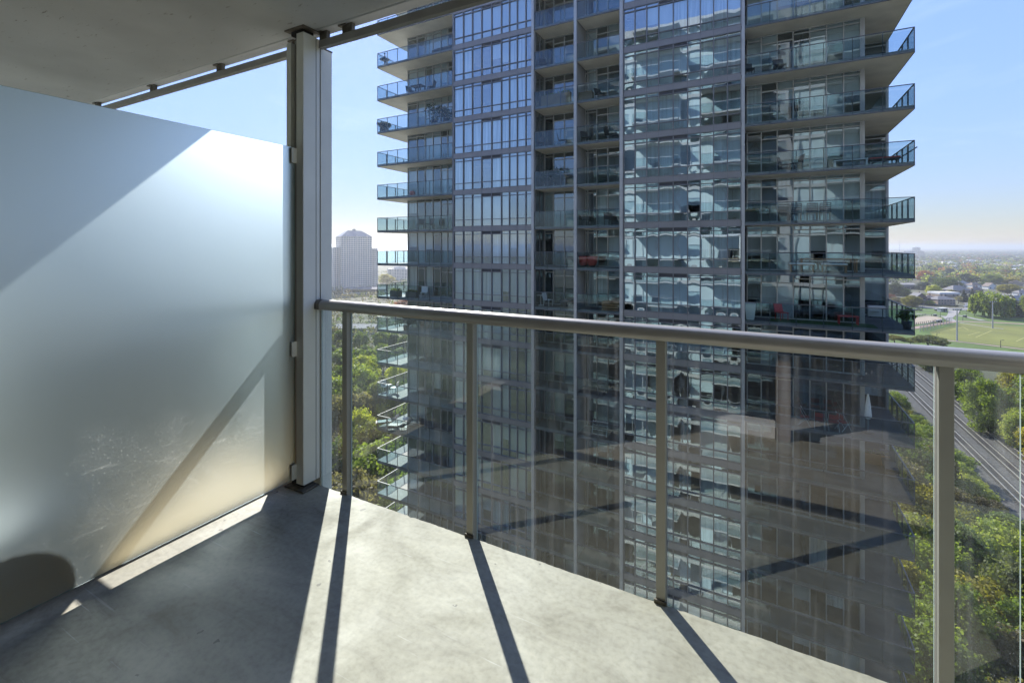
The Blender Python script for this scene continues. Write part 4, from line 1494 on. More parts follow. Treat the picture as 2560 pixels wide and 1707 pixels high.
PARK = [
    (650, 578, 200, 425, 'bush', 'leaf_rust', 'round rust-red tree before the long pale roofs'),
    (195, 775, 230, 580, 'bush', 'leaf_olive', 'pale olive tree against the edge of the tower terrace'),
    (345, 785, 170, 668, 'bush', 'leaf_green', 'green tree right of the pale olive tree behind the gold trees'),
    (440, 932, 260, 765, 'bush', 'leaf_gold', 'wide golden tree on the verge left of the gabled dark house'),
    (250, 880, 170, 795, 'bush', 'leaf_brown', 'pale brown tree between the terrace and the wide golden tree'),
    (140, 850, 130, 745, 'bush', 'leaf_rust', 'orange-red tree half hidden by the tower terrace'),
    (740, 770, 190, 618, 'bush', 'leaf_yellowgreen', 'bright yellow-green tree behind the gabled dark house'),
    (700, 912, 110, 842, 'bush', 'leaf_yellowgreen', 'small yellow-green tree in front of the red brick house'),
    (610, 700, 190, 580, 'bush', 'leaf_dark', 'dark green tree beside the parking lot'),
    (930, 715, 340, 515, 'bush', 'leaf_green', 'very wide green tree behind the row of houses'),
    (980, 495, 125, 385, 'bush', 'leaf_dark', 'dark upright tree rising beside the long pale roofs'),
    (1180, 595, 230, 458, 'bush', 'leaf_dark', 'dark round tree left of the pale hipped roof'),
    (1480, 485, 340, 385, 'bush', 'leaf_green', 'broad flat green tree far behind the hipped roofs'),
    (1565, 610, 260, 468, 'bush', 'leaf_green', 'green tree standing behind the white sided house'),
    (1345, 575, 180, 485, 'bush', 'leaf_yellowgreen', 'yellowish tree between two dark trees behind the roofs'),
    (1800, 605, 280, 510, 'bush', 'leaf_gold', 'golden tree farther back of the two above the willow'),
    (1805, 735, 290, 608, 'bush', 'leaf_gold', 'golden tree nearer of the two above the willow'),
    (1770, 505, 210, 400, 'bush', 'leaf_brown', 'brownish tree behind the two golden trees'),
    (1455, 660, 130, 585, 'bush', 'leaf_green', 'small green tree left of the white sided house'),
    (985, 745, 95, 688, 'bush', 'leaf_gold', 'small gold tree behind the long white roof'),
    (872, 745, 80, 698, 'bush', 'leaf_gold', 'smallest gold tree left of another behind the long white roof'),
    (1100, 890, 120, 775, 'bare', 'leaf_brown', 'nearly bare brown tree at the end of the duplex'),
    (590, 820, 110, 745, 'bush', 'leaf_yellowgreen', 'pale tree just behind the gabled dark house'),
    (1555, 1078, 400, 700, 'willow', 'leaf_yellowgreen', 'huge weeping willow on the lawn behind the taller floodlight pole'),
    (1180, 872, 105, 688, 'conifer', 'leaf_dark', 'dark pointed conifer right of the duplex'),
    (1290, 882, 100, 678, 'conifer', 'leaf_dark', 'dark pointed conifer beside the side street corner'),
    (1855, 1072, 220, 785, 'conifer', 'leaf_dark', 'broad dark conifer right of the willow by the road'),
    (1990, 1058, 170, 830, 'conifer', 'leaf_dark', 'shorter dark conifer at the right edge of the park'),
    (690, 1520, 440, 1325, 'near', 'leaf_olive', 'wide grey-olive tree below the sports field by the handrail'),
    (210, 1450, 230, 1320, 'near', 'leaf_gold', 'yellow tree beneath the lowest terrace above the handrail'),
    (430, 1470, 200, 1370, 'near', 'leaf_green', 'low green tree between yellow tree and grey-olive tree'),
    (2130, 1080, 260, 720, 'bush', 'leaf_green', 'green tree at the far right beyond the road'),
]
for a in PARK:
    tree_px(*a)

# houses of the suburb ------------------------------------------------
def house(zx0, zx1, zbase, zeave, zridge, wall, roof, style, label, win=3, storeys=2, depth=None, yaw=None):
    p0, p1 = ground(*Z(zx0, zbase)), ground(*Z(zx1, zbase))
    c = ground(*Z((zx0 + zx1) / 2, zbase))
    d = pixel_of(c[0], c[1], GZ)[2]
    w = (zx1 - zx0) / 5.6 / FPX * d * 0.96
    he = max(2.6, (zbase - zeave) / 5.6 / FPX * d)
    hr_ = he + max(1.0, (zeave - zridge) / 5.6 / FPX * d)
    dp = depth or min(14, max(7, w * 0.7))
    ang = math.atan2(p1[1] - p0[1], p1[0] - p0[0]) if yaw is None else yaw
    t = thing('house', label, 'house', (c[0], c[1], GZ), ang)
    mb = MB()
    hw = w / 2
    if style == 'gable':
        mb.add([(-hw, 0, 0), (hw, 0, 0), (hw, 0, he), (0, 0, hr_ - .15), (-hw, 0, he)], [(0, 1, 2, 3, 4)])
        mb.add([(-hw, dp, 0), (hw, dp, 0), (hw, dp, he), (0, dp, hr_ - .15), (-hw, dp, he)], [(4, 3, 2, 1, 0)])
        mb.quad((-hw, dp, 0), (-hw, 0, 0), (-hw, 0, he), (-hw, dp, he)).quad((hw, 0, 0), (hw, dp, 0), (hw, dp, he), (hw, 0, he))
    else:
        mb.box(-hw, hw, 0, dp, 0, he)
    mb.build('wall', wall, t)
    mb = MB()
    o = 0.45
    if style == 'gable':
        for s in (-1, 1):
            e = he - o * (hr_ - he) / hw
            mb.add([(s * (hw + o), -o, e), (s * (hw + o), dp + o, e), (0, dp + o, hr_), (0, -o, hr_), (s * (hw + o), -o, e + .2), (s * (hw + o), dp + o, e + .2), (0, dp + o, hr_ + .2), (0, -o, hr_ + .2)],
                   [(4, 5, 6, 7), (3, 2, 1, 0), (0, 1, 5, 4), (0, 4, 7, 3), (1, 2, 6, 5)])
    elif style == 'hip':
        k = min(hw * 0.9, dp / 2)
        rx = max(0.2, hw + o - k)
        mb.add([(-hw - o, -o, he), (hw + o, -o, he), (hw + o, dp + o, he), (-hw - o, dp + o, he), (-rx, dp / 2, hr_), (rx, dp / 2, hr_)],
               [(0, 1, 5, 4), (1, 2, 5), (2, 3, 4, 5), (3, 0, 4), (3, 2, 1, 0)])
    else:
        mb.box(-hw - .2, hw + .2, -.2, dp + .2, he + 0.003, hr_)
    r = mb.build('roof', roof, t)
    if style != 'flat' and d < 520:
        mb = MB()
        mb.box(hw * .35, hw * .35 + .7, dp * .55, dp * .55 + .7, he, hr_ + 0.9)
        mb.build('chimney', wall, r)
    sh = he / storeys
    for s in range(storeys):
        for i in range(win):
            xc = -hw + w * (i + 0.5) / win
            if s == 0 and i == win // 2:
                mb = MB()
                mb.box(xc - .55, xc + .55, -0.08, -0.003, 0.1, 2.2)
                mb.build('door', M['jamb'], t)
                continue
            mb = MB()
            mb.box(xc - min(.75, w / win * .32), xc + min(.75, w / win * .32), -0.05, -0.003, s * sh + .85, s * sh + min(sh - .3, 2.3))
            f = mb.build('window', M['window'], t)
            mb = MB()
            ww = min(.75, w / win * .32)
            mb.box(xc - ww - .1, xc + ww + .1, -0.12, -0.003, s * sh + .70, s * sh + .849)
            mb.build('sill', M['siding'], f)
    return t


house(500, 660, 905, 800, 745, M['brick_dark'], M['roof_grey'], 'gable', 'dark brick house with a steep front gable', 2)
house(655, 808, 897, 815, 778, M['brick_red'], M['roof_brown'], 'hip', 'red brick house with brown hipped roof beside the gabled one', 3)
house(806, 1062, 912, 835, 792, M['brick_tan'], M['roof_grey'], 'hip', 'wide tan duplex with grey roof and hedge in front', 6)
house(830, 1120, 800, 772, 745, M['brick_tan'], M['roof_white'], 'flat', 'long low building with white flat roof behind the duplex', 5, 1)
house(1020, 1290, 745, 705, 640, M['brick_tan'], M['roof_grey'], 'hip', 'big grey hipped roof house behind the two pointed conifers', 4, 1)
house(1105, 1265, 655, 615, 570, M['siding'], M['roof_pale'], 'hip', 'pale hipped roof house in the middle of the suburb', 3, 1)
house(1290, 1435, 665, 635, 596, M['siding'], M['roof_brown'], 'hip', 'brown roofed white house right of the pale hipped roof', 3, 1)
house(1300, 1450, 735, 700, 655, M['brick_red'], M['roof_brown'], 'hip', 'brown hipped roof house left of the willow crown', 3, 1)
house(1515, 1640, 690, 648, 604, M['siding'], M['roof_brown'], 'gable', 'white sided house with a gable among golden trees', 2, 1)
house(1885, 2080, 900, 850, 780, M['brick_tan'], M['roof_pale'], 'hip', 'pale roofed house behind the broad dark conifer', 4, 1)
house(1760, 1890, 850, 815, 770, M['brick_dark'], M['roof_grey'], 'gable', 'dark house between the willow and the broad conifer', 3, 1)
house(1950, 2100, 780, 750, 712, M['siding'], M['roof_grey'], 'hip', 'white house at the right edge above the conifers', 3, 1)
house(2090, 2330, 880, 830, 780, M['brick_red'], M['roof_brown'], 'hip', 'brick house at the far right beyond the frame of conifers', 4, 1)
house(505, 640, 560, 535, 512, M['siding'], M['roof_white'], 'flat', 'white flat block left of the rust-red tree', 4, 1)
house(680, 905, 505, 480, 460, M['siding'], M['roof_pale'], 'flat', 'long pale flat roof behind the rust-red tree', 6, 1)
house(1040, 1215, 485, 465, 448, M['siding'], M['roof_white'], 'flat', 'white flat roofed shed behind the dark round trees', 4, 1)
house(290, 525, 690, 660, 628, M['brick_dark'], M['roof_grey'], 'flat', 'dark flat roofed shop beside the parking lot', 6, 1)
rh = random.Random(4)
for i, (zx, zb) in enumerate([(760, 420), (1260, 440), (1420, 430), (1650, 450), (1900, 440), (1120, 380), (1500, 350), (850, 330), (1300, 320), (1800, 330), (2000, 545), (1900, 640), (640, 350), (1650, 290), (1050, 280), (730, 270), (1950, 290), (1400, 270), (560, 470), (2050, 400)]):
    w = rh.uniform(70, 130) * (zb - 100) / 330
    he = 4.0 * (zb - 100) / 5.6 / 47.4 * 5.6
    rf = rh.choice(['roof_grey', 'roof_pale', 'roof_white', 'roof_brown'])
    st = rh.choice(['hip', 'hip', 'gable'])
    e = zb - (zb - 101) * 3.4 / 47.4
    house(zx - w / 2, zx + w / 2, zb, e, e - (zb - 101) * 2.6 / 47.4, rh.choice([M['siding'], M['brick_tan'], M['brick_red']]), M[rf], st,
          '%s %s roofed house among suburb trees, %s' % (rf[5:], {'hip': 'hip', 'gable': 'gable'}[st], ('by the terrace', 'left of the middle', 'above the pale hipped roof', 'above the willow', 'at the right edge')[min(4, max(0, int((zx - 500) / 310)))] + ', ' + ('very far' if zb < 300 else ('rather far' if zb < 370 else ('midway' if zb < 435 else 'nearer')))), 2, 1, yaw=YAW + rh.uniform(-.5, .5) - 0.5)

# suburb trees far enough to be one mesh each --------------------------
LEAFS = ['leaf_green', 'leaf_green', 'leaf_olive', 'leaf_dark', 'leaf_yellowgreen', 'leaf_gold', 'leaf_olive', 'leaf_rust', 'leaf_brown', 'leaf_green', 'leaf_dark']
SIDE = ('next to the tower terrace', 'left of the middle of the suburb', 'in the middle of the suburb', 'above the willow tree', 'towards the right edge of the suburb')
cnt = 0
rs_ = random.Random(77)
for i in range(112):
    zy = 200 + 400 * rs_.random() ** 1.5
    zx = rs_.uniform(60, 2250)
    if zy > 520 and 1000 < zx < 1700:
        continue
    if zy > 560 and zx < 560:
        continue
    x, y = ground(*Z(zx, zy))
    lf = rs_.choice(LEAFS)
    h = rs_.uniform(8, 14)
    depth = 'far' if zy < 290 else ('mid-distance' if zy < 400 else 'nearer')
    small_tree(x, y, h, h * rs_.uniform(0.8, 1.25), lf, '%s tree in the %s suburb, %s' % (TREE_NAME[lf], depth, SIDE[min(4, max(0, int((zx - 450) / 330)))]), 'trees of the suburb beyond the park')

# farther: a mass of treetops to the horizon, as one body, and a mass of pale roofs
rs = np.random.RandomState(31)
V, Fc = [], []
ico = bpy.data.meshes.new('tmp')
import bmesh
bm = bmesh.new()
bmesh.ops.create_icosphere(bm, subdivisions=1, radius=1.0)
iv = np.array([v.co[:] for v in bm.verts])
bm.verts.ensure_lookup_table()
ifc = [[v.index for v in f.verts] for f in bm.faces]
bm.free()
bpy.data.meshes.remove(ico)


def leafy_mass(n, px0, px1, d0, d1, hmin, hmax, name, mats, seed, label, cat, per, size):
    rs = np.random.RandomState(seed)
    mes = []
    groups = [[] for _ in mats]
    for i in range(n):
        d = d0 * (d1 / d0) ** rs.rand()
        r = ray(rs.uniform(px0, px1), 700)
        h = rs.uniform(hmin, hmax)
        groups[rs.randint(len(mats))].append((r[0] * d, r[1] * d, h))
    bm = bmesh.new()
    for gi, g in enumerate(groups):
        if not g:
            continue
        me = leaf_mesh('tmp', [np.array([x, y, GZ + h * .5]) for x, y, h in g], [h * .52 for x, y, h in g], per, size, rs, .9)
        k0 = len(bm.faces)
        bm.from_mesh(me)
        bm.faces.ensure_lookup_table()
        for f in bm.faces[k0:]:
            f.material_index = gi
        bpy.data.meshes.remove(me)
    me = bpy.data.meshes.new(name)
    bm.to_mesh(me)
    bm.free()
    for m_ in mats:
        me.materials.append(m_)
    o = bpy.data.objects.new(name, me)
    COL.objects.link(o)
    return tag(o, label, cat, None, 'stuff')


def mass(n, px0, px1, d0, d1, hmin, hmax, name, mats, seed, label, cat):
    rs = np.random.RandomState(seed)
    V, F, MI = [], [], []
    for i in range(n):
        px = rs.uniform(px0, px1)
        d = d0 * (d1 / d0) ** (rs.rand() ** 0.9)
        r = ray(px, 700)
        x, y = r[0] * d, r[1] * d
        h = rs.uniform(hmin, hmax) * (1 if d < 3000 else 1.25)
        w = h * rs.uniform(0.45, 0.9) * (1 if d < 2500 else 1.8)
        j = iv * (1 + rs.uniform(-.25, .25, (len(iv), 1)))
        p = j * np.array([w, w, h * 0.5]) + np.array([x, y, GZ + h * 0.48])
        b = len(V) * len(iv)
        V.append(p)
        F += [[b + q for q in f] for f in ifc]
        MI += [rs.randint(len(mats))] * len(ifc)
    V = np.vstack(V)
    me = bpy.data.meshes.new(name)
    me.from_pydata(V.tolist(), [], F)
    for m_ in mats:
        me.materials.append(m_)
    me.polygons.foreach_set('material_index', MI)
    o = bpy.data.objects.new(name, me)
    COL.objects.link(o)
    return tag(o, label, cat, None, 'stuff')


TL = [M['leaf_green'], M['leaf_olive'], M['leaf_dark'], M['leaf_yellowgreen'], M['leaf_olive'], M['leaf_brown'], M['leaf_dark'], M['leaf_green'], M['leaf_olive'], M['leaf_dark'], M['leaf_olive'], M['leaf_rust'], M['leaf_gold']]
leafy_mass(1500, 2150, 2680, 620, 1700, 8, 13, 'suburb_treetops', TL, 17, 'hazy treetops filling the suburb beyond its nearest trees', 'far trees', 22, 2.2)
mass(5200, 2120, 2720, 1500, 12000, 7, 13, 'far_treetops', TL, 3, 'far treetops fading to the horizon', 'far trees')
leafy_mass(2300, -100, 1130, 205, 950, 4, 9, 'far_scrub', [M['leaf_brown'], M['leaf_olive'], M['leaf_green'], M['leaf_brown']], 8, 'grey-brown scrub before the distant condominiums', 'scrub', 26, 1.0)
mbr = MB()
rr = random.Random(9)
for i in range(700):
    px = rr.uniform(2130, 2700)
    d = 950 * (8 ** (rr.random()))
    r = ray(px, 700)
    x, y = r[0] * d, r[1] * d
    w, dp, h = rr.uniform(8, 22), rr.uniform(8, 16), rr.uniform(5.5, 9.5)
    if rr.random() < .05:
        w *= 3
    mbr.box(x - w / 2, x + w / 2, y - dp / 2, y + dp / 2, GZ, GZ + h, rr.randrange(3))
tag(mbr.build('far_roofs', [M['roof_white'], M['roof_pale'], M['roof_grey']]), 'pale roofs scattered among the far treetops', 'far roofs', None, 'stuff')
mass(420, 1560, 1960, 300, 900, 7, 12, 'hidden_treetops', TL, 13, 'treetops behind the tower', 'far trees')

# woods below: right, between the tower and the railway ----------------
rw = random.Random(5)
spots = []


def spaced(x, y, gap):
    for a, b in spots:
        if (a - x) ** 2 + (b - y) ** 2 < gap * gap:
            return False
    spots.append((x, y))
    return True


def where_right(px, py):
    col = 'beside the tower terraces' if px < 2335 else ('right of the last railing post' if px < 2530 else 'past the end of the glass')
    row = 'near the tracks' if py < 1080 else ('halfway down the wood' if py < 1330 else 'at the foot of the wood')
    return col, row


n_r = 0
tries = 0
while n_r < 92 and tries < 5000:
    tries += 1
    x = rw.uniform(11, 34)
    y = rw.uniform(6, 175)
    if x < 14 and y > 28:
        continue
    px, py, d = pixel_of(x, y, GZ + 7)
    if d < 5 or px < 2215 or px > 2600 or py > 1790:
        continue
    if not spaced(x, y, 4.0):
        continue
    edge = x > 28
    lf = rw.choice(['leaf_green', 'leaf_green', 'leaf_green', 'leaf_yellowgreen', 'leaf_yellowgreen', 'leaf_yellowgreen', 'leaf_yellowgreen', 'leaf_gold', 'leaf_gold', 'leaf_olive', 'leaf_brown'])
    h = rw.uniform(4.5, 7.0) if edge else rw.uniform(8, 12.5)
    w = rw.uniform(6.5, 9.5)
    c, r = where_right(px, py)
    tree('bush', x, y, h, w, lf, '%s %s tree %s, %s' % ('low' if h < 8.5 else ('tall' if h > 11 else 'middling'), TREE_NAME[lf], c, r), 'trees of the wood between tower and tracks')
    n_r += 1
for px, py, h, w, lf, lb in ((2440, 1560, 8.5, 8, 'leaf_yellowgreen', 'yellow-green tree low in the wood right of the last railing post'), (2500, 1640, 8.0, 8, 'leaf_green', 'green tree low in the wood inside the last glass edge'),
                             (2560, 1600, 9.0, 8.5, 'leaf_yellowgreen', 'yellow-green tree at the lower right corner past the glass edge'), (2420, 1660, 7.5, 7.5, 'leaf_green', 'green tree lowest beside the last railing post')):
    x, y = ground(px, py, GZ + h * .6)
    tree('bush', x, y, h, w, lf, lb)
# across the tracks
for px, yb, yt, w, lf, lb in ((2474, 1082, 935, 112, 'leaf_yellowgreen', 'big yellow-green tree across the tracks behind the glass'),
                              (2415, 1000, 915, 85, 'leaf_green', 'dark green tree across the tracks next to the last railing post'),
                              (2548, 1030, 905, 95, 'leaf_gold', 'gold-tinged tree across the tracks at the right edge'),
                              (2550, 1120, 1010, 80, 'leaf_yellowgreen', 'bushy tree across the tracks at the lower right edge'),
                              (2510, 1070, 1000, 60, 'leaf_olive', 'small olive bush beside the dirt track'),
                              (2330, 925, 885, 60, 'leaf_olive', 'dull bush by the tracks seen left of the last railing post'),
                              (2290, 905, 870, 60, 'leaf_green', 'green bush by the tracks beside the terrace corner'),
                              (2620, 1060, 900, 130, 'leaf_green', 'green tree across the tracks beyond the handrail end'),
                              (2640, 1180, 1040, 120, 'leaf_gold', 'gold tree across the tracks beyond the glass edge')):
    x, y = ground(px, yb)
    d = pixel_of(x, y, GZ)[2]
    tree('bush', x, y, (yb - yt) / FPX * d, w / FPX * d, lf, lb)
for i in range(26):
    x, y = rw.uniform(64, 84), rw.uniform(40, 205)
    px, py, d = pixel_of(x, y, GZ)
    if d < 10 or not (2200 < px < 2760) or not spaced(x, y, 7) or py < 905:
        continue
    lf = rw.choice(['leaf_green', 'leaf_yellowgreen', 'leaf_olive', 'leaf_gold'])
    h = rw.uniform(6, 9)
    tree('bush', x, y, h, h * rw.uniform(.9, 1.2), lf, '%s tree on the park side of the tracks, %s' % (TREE_NAME[lf], 'near the lower path' if py < 1000 else 'by the dirt track'), 'trees between the tracks and the park')

# left wood, below the distant condominiums ---------------------------
n_l = 0
tries = 0
spots = []
while n_l < 76 and tries < 9000:
    tries += 1
    px = rw.uniform(760, 1040) if n_l < 64 else rw.uniform(60, 740)
    d = 58 * (3.6 ** (rw.random() ** 0.8))
    r = ray(px, 700)
    x, y = r[0] * d, r[1] * d
    if x > -33 and y > 26:
        continue
    if y < 8:
        continue
    if not spaced(x, y, 4.6 if n_l < 64 else 10):
        continue
    qx, qy, dd = pixel_of(x, y, GZ + 8)
    pool = ['leaf_green', 'leaf_green', 'leaf_yellowgreen', 'leaf_yellowgreen', 'leaf_olive'] if dd > 110 else ['leaf_green', 'leaf_green', 'leaf_olive', 'leaf_yellowgreen', 'leaf_brown']
    if dd > 170:
        pool = ['leaf_green', 'leaf_green', 'leaf_olive', 'leaf_dark']
    lf = rw.choice(pool)
    h = rw.uniform(11, 16.5) if dd < 165 else rw.uniform(9, 13)
    col = 'left of the corner column' if qx < 800 else ('beside the first railing post' if qx < 900 else ('left of the tower balconies' if qx < 960 else 'behind the tower balconies'))
    row = 'at the far edge' if qy < 880 else ('in its middle' if qy < 1040 else 'at its near edge')
    tree('near' if dd < 150 else 'mid', x, y, h, h * rw.uniform(.5, .75), lf, '%s tree of the lakeside wood %s, %s' % (TREE_NAME[lf], row, col), 'trees of the lakeside wood')
    n_l += 1
for px, yb, yt, w, lf, lb in ((1005, 790, 745, 55, 'leaf_rust', 'red tree seen between the lower left balconies'), (965, 712, 683, 38, 'leaf_gold', 'yellow tree beside the distant midrise'), (835, 845, 815, 30, 'leaf_gold', 'yellow bush at the far edge of the lakeside wood')):
    x, y = ground(px, yb)
    d = pixel_of(x, y, GZ)[2]
    tree('bush', x, y, (yb - yt) / FPX * d, w / FPX * d, lf, lb)

# ================================================================== DISTANT BUILDINGS
def block_building(name, label, cat, px0, px1, ybase, ytop, depth, floors, cols, wall, roofkind, dist=None, yaw=0.35, wings=()):
    d = dist
    r = ray((px0 + px1) / 2, 700)
    c = (r[0] * d, r[1] * d)
    w = (px1 - px0) / FPX * d
    H = (HORIZON - ytop) / FPX * d + EYE - GZ
    t = thing(name, label, cat, (c[0], c[1], GZ), YAW + 0.28 + yaw)
    hw = w / 2 / (math.cos(yaw) + 0.35 * math.sin(abs(yaw)))
    blocks = [(-hw, hw, 0, depth, H)] + [(hw * a, hw * b, y0, y1, H * hh) for a, b, y0, y1, hh in wings]
    n_w = 0
    rest = MB()
    mb = MB()
    for bi, (x0, x1, y0, y1, hh) in enumerate(blocks):
        mb.box(x0, x1, y0, y1, 0, hh)
        for fx in range(3):                     # shallow piers give relief
            xx = x0 + (x1 - x0) * (fx + .5) / 3
            mb.box(xx - .35, xx + .35, y0 - .7, y0 - .001, 0, hh + 1.5)
    mb.build('wall', wall, t)
    for bi, (x0, x1, y0, y1, hh) in enumerate(blocks):
        nf = max(3, int(floors * hh / H))
        nc = cols if bi == 0 else max(2, int(cols * (x1 - x0) / (2 * hw)))
        for f in range(nf):
            z = hh * (f + .25) / nf
            for i in range(nc):
                xx = x0 + (x1 - x0) * (i + .5) / nc
                ww = (x1 - x0) / nc * .36
                q = MB() if (n_w < 98) else rest
                q.box(xx - ww, xx + ww, y0 - .16 - (.6 if False else 0), y0 - .004, z, z + hh / nf * .55)
                if q is not rest:
                    q.build('window', M['condowin'], t)
                n_w += 1
            for i in range(max(2, int((y1 - y0) / 5))):
                n_ = max(2, int((y1 - y0) / 5))
                yy = y0 + (y1 - y0) * (i + .5) / n_
                for sx, xx in ((1, x1), (-1, x0)):
                    rest.box(min(xx + sx * .004, xx + sx * .16), max(xx + sx * .004, xx + sx * .16), yy - 1.3, yy + 1.3, z, z + hh / nf * .55)
    if rest.v:
        tag(rest.build('window', M['condowin'], t), kind='stuff')
    mb = MB()
    if roofkind == 'hip':
        mb.add([(-hw - .5, -.5, H), (hw + .5, -.5, H), (hw + .5, depth + .5, H), (-hw - .5, depth + .5, H), (-hw * .45, depth * .35, H + 7), (hw * .45, depth * .35, H + 7), (hw * .45, depth * .65, H + 7), (-hw * .45, depth * .65, H + 7)],
               [(0, 1, 5, 4), (1, 2, 6, 5), (2, 3, 7, 6), (3, 0, 4, 7), (4, 5, 6, 7)])
        mb.box(-1.5, 1.5, depth * .4, depth * .5, H + 7.001, H + 9)
    else:
        mb.box(-hw * .5, hw * .5, depth * .3, depth * .7, H + 0.001, H + 3)
    mb.build('roof', M['condoroof'] if roofkind == 'hip' else wall, t)
    return t


block_building('condominium_tower', 'hazy cream condominium tower with hipped roof far behind the lakeside wood', 'tower', 852, 932, 740, 592, 26, 27, 13, M['condo'], 'hip', 520, 0.3,
               wings=((-1.42, -1.0, 6, 22, 0.80), (1.0, 1.5, 5, 24, 0.78)))
block_building('apartment_block', 'hazy pale midrise seen between the lower left balconies', 'building', 972, 1030, 705, 672, 16, 9, 9, M['condo'], 'flat', 640, 0.1)
block_building('apartment_block', 'grey office slab on the horizon right of the tower', 'building', 2290, 2304, 640, 619, 20, 8, 5, M['condo'], 'flat', 2300, 0.1)
block_building('apartment_block', 'low cream hall near the radio mast on the horizon', 'building', 2271, 2293, 640, 627, 25, 3, 6, M['siding'], 'flat', 2100, 0.1)
block_building('apartment_block', 'hazy tan slab on the horizon right of the grey office slab', 'building', 2305, 2313, 640, 629, 20, 6, 4, M['brick_tan'], 'flat', 2200, 0.1)
# low roofs at the far edge of the lakeside wood
for px0, px1, yb, h, dp, mt, lb in ((836, 935, 836, 3.4, 9, 'roof_pale', 'long low pavilion with grey roof at the far edge of the wood'), (858, 962, 735, 5.0, 12, 'roof_grey', 'dark low hall at the foot of the distant condominium'), (1030, 1110, 800, 5, 10, 'roof_grey', 'low hall hidden beside the tower')):
    a, b = ground(px0, yb), ground(px1, yb)
    L = math.hypot(b[0] - a[0], b[1] - a[1])
    t = thing('low_hall', lb, 'hall', ((a[0] + b[0]) / 2, (a[1] + b[1]) / 2, GZ), math.atan2(b[1] - a[1], b[0] - a[0]))
    MB().box(-L / 2, L / 2, 0, dp, 0, h).build('wall', M['concrete'], t)
    mb = MB()
    mb.add([(-L / 2 - .5, -.6, h), (L / 2 + .5, -.6, h), (L / 2 + .5, dp + .6, h), (-L / 2 - .5, dp + .6, h), (-L / 2 - .5, dp / 2, h + 1.6), (L / 2 + .5, dp / 2, h + 1.6)], [(0, 1, 5, 4), (2, 3, 4, 5), (1, 2, 5), (3, 0, 4), (3, 2, 1, 0)])
    mb.build('roof', M[mt], t)
    MB().box(-L / 2 + 1, L / 2 - 1, -.06, -.003, 1.6, h - .6).build('window', M['window'], t)
# the white wing whose top corner shows above the screen
wg = thing('white_wing', 'white building corner with roof canopy peeping above the privacy screen', 'building', (-55, 17, GZ))
WT = 13.0 - GZ
MB().box(-12, 1.2, -10, 6, 0, WT - 1.6).build('wall', M['ownwall'], wg)
mb = MB().box(-12.4, 4.3, -10.4, 6.4, WT - 0.35, WT)
mb.build('roof', M['concrete'], wg)
mb = MB()
for i in range(14):
    mb.box(1.21, 4.0, -9, 6, WT - 1.62 - i * 2.8 - .25, WT - 1.62 - i * 2.8)
    mb.box(3.9, 3.95, -9, 6, WT - 1.62 - i * 2.8, WT - 1.62 - i * 2.8 + 1.05, 1)
mb.build('balcony_stack', [M['concrete'], M['balglass']], wg)
MB().box(-12, 1.0, -9.8, 5.8, WT - 1.599, WT - .351).build('penthouse_glass', M['ownglass'], wg)
# radio mast
px, d = 2248.5, 1750
r = ray(px, 700)
ms_ = thing('radio_mast', 'thin lattice radio mast on the horizon right of the tower', 'mast', (r[0] * d, r[1] * d, GZ))
mb = MB()
for a in range(3):
    an = a * 2.094
    mb.tube((1.2 * math.cos(an), 1.2 * math.sin(an), 0), (0.7 * math.cos(an), 0.7 * math.sin(an), 72), 0.22, 0.16, 5)
for z in range(0, 72, 3):
    for a in range(3):
        an, bn = a * 2.094, (a + 1) * 2.094
        mb.tube((1.1 * math.cos(an), 1.1 * math.sin(an), z), (1.1 * math.cos(bn), 1.1 * math.sin(bn), z + 3), 0.08, None, 4)
mb.build('lattice', M['galv'], ms_)
MB().tube((0, 0, 71), (0, 0, 76), 0.15, 0.1, 5).build('aerial', M['galv'], ms_)

# ================================================================== PARK FURNITURE
def pole_px(zx, zb, zt, kind, label):
    x, y = ground(*Z(zx, zb))
    d = pixel_of(x, y, GZ)[2]
    h = (zb - zt) / 5.6 / FPX * d
    if kind == 'flood':
        t = thing('floodlight_pole', label, 'light pole', (x, y, GZ), YAW)
        MB().tube((0, 0, 0), (0, 0, h), 0.38, 0.22, 10).build('pole', M['galv'], t)
        MB().box(-2.2, 2.2, -.12, .12, h - .4, h - .15).build('crossarm', M['darkmetal'], t)
        for i in range(4):
            xx = -1.8 + 1.2 * i
            mb = MB().box(xx - .35, xx + .35, -.5, -.121, h - .75, h - .1)
            hd = mb.build('floodlight', M['darkmetal'], t)
            MB().box(xx - .28, xx + .28, -.53, -.501, h - .70, h - .15).build('lens', M['lampglass'], hd)
    else:
        t = thing('street_lamp', label, 'street lamp', (x, y, GZ), YAW)
        MB().tube((0, 0, 0), (0, 0, h), 0.13, 0.09, 8).build('pole', M['darkmetal'], t)
        MB().tube((0, 0, h - .15), (0.9, 0, h + .05), 0.06, 0.05, 6).build('arm', M['darkmetal'], t)
        mb = MB().box(.7, 1.5, -.17, .17, h, h + .14)
        hd = mb.build('lamp_head', M['darkmetal'], t)
        MB().box(.8, 1.4, -.12, .12, h - .03, h - .001).build('lens', M['lampglass'], hd)
    return t


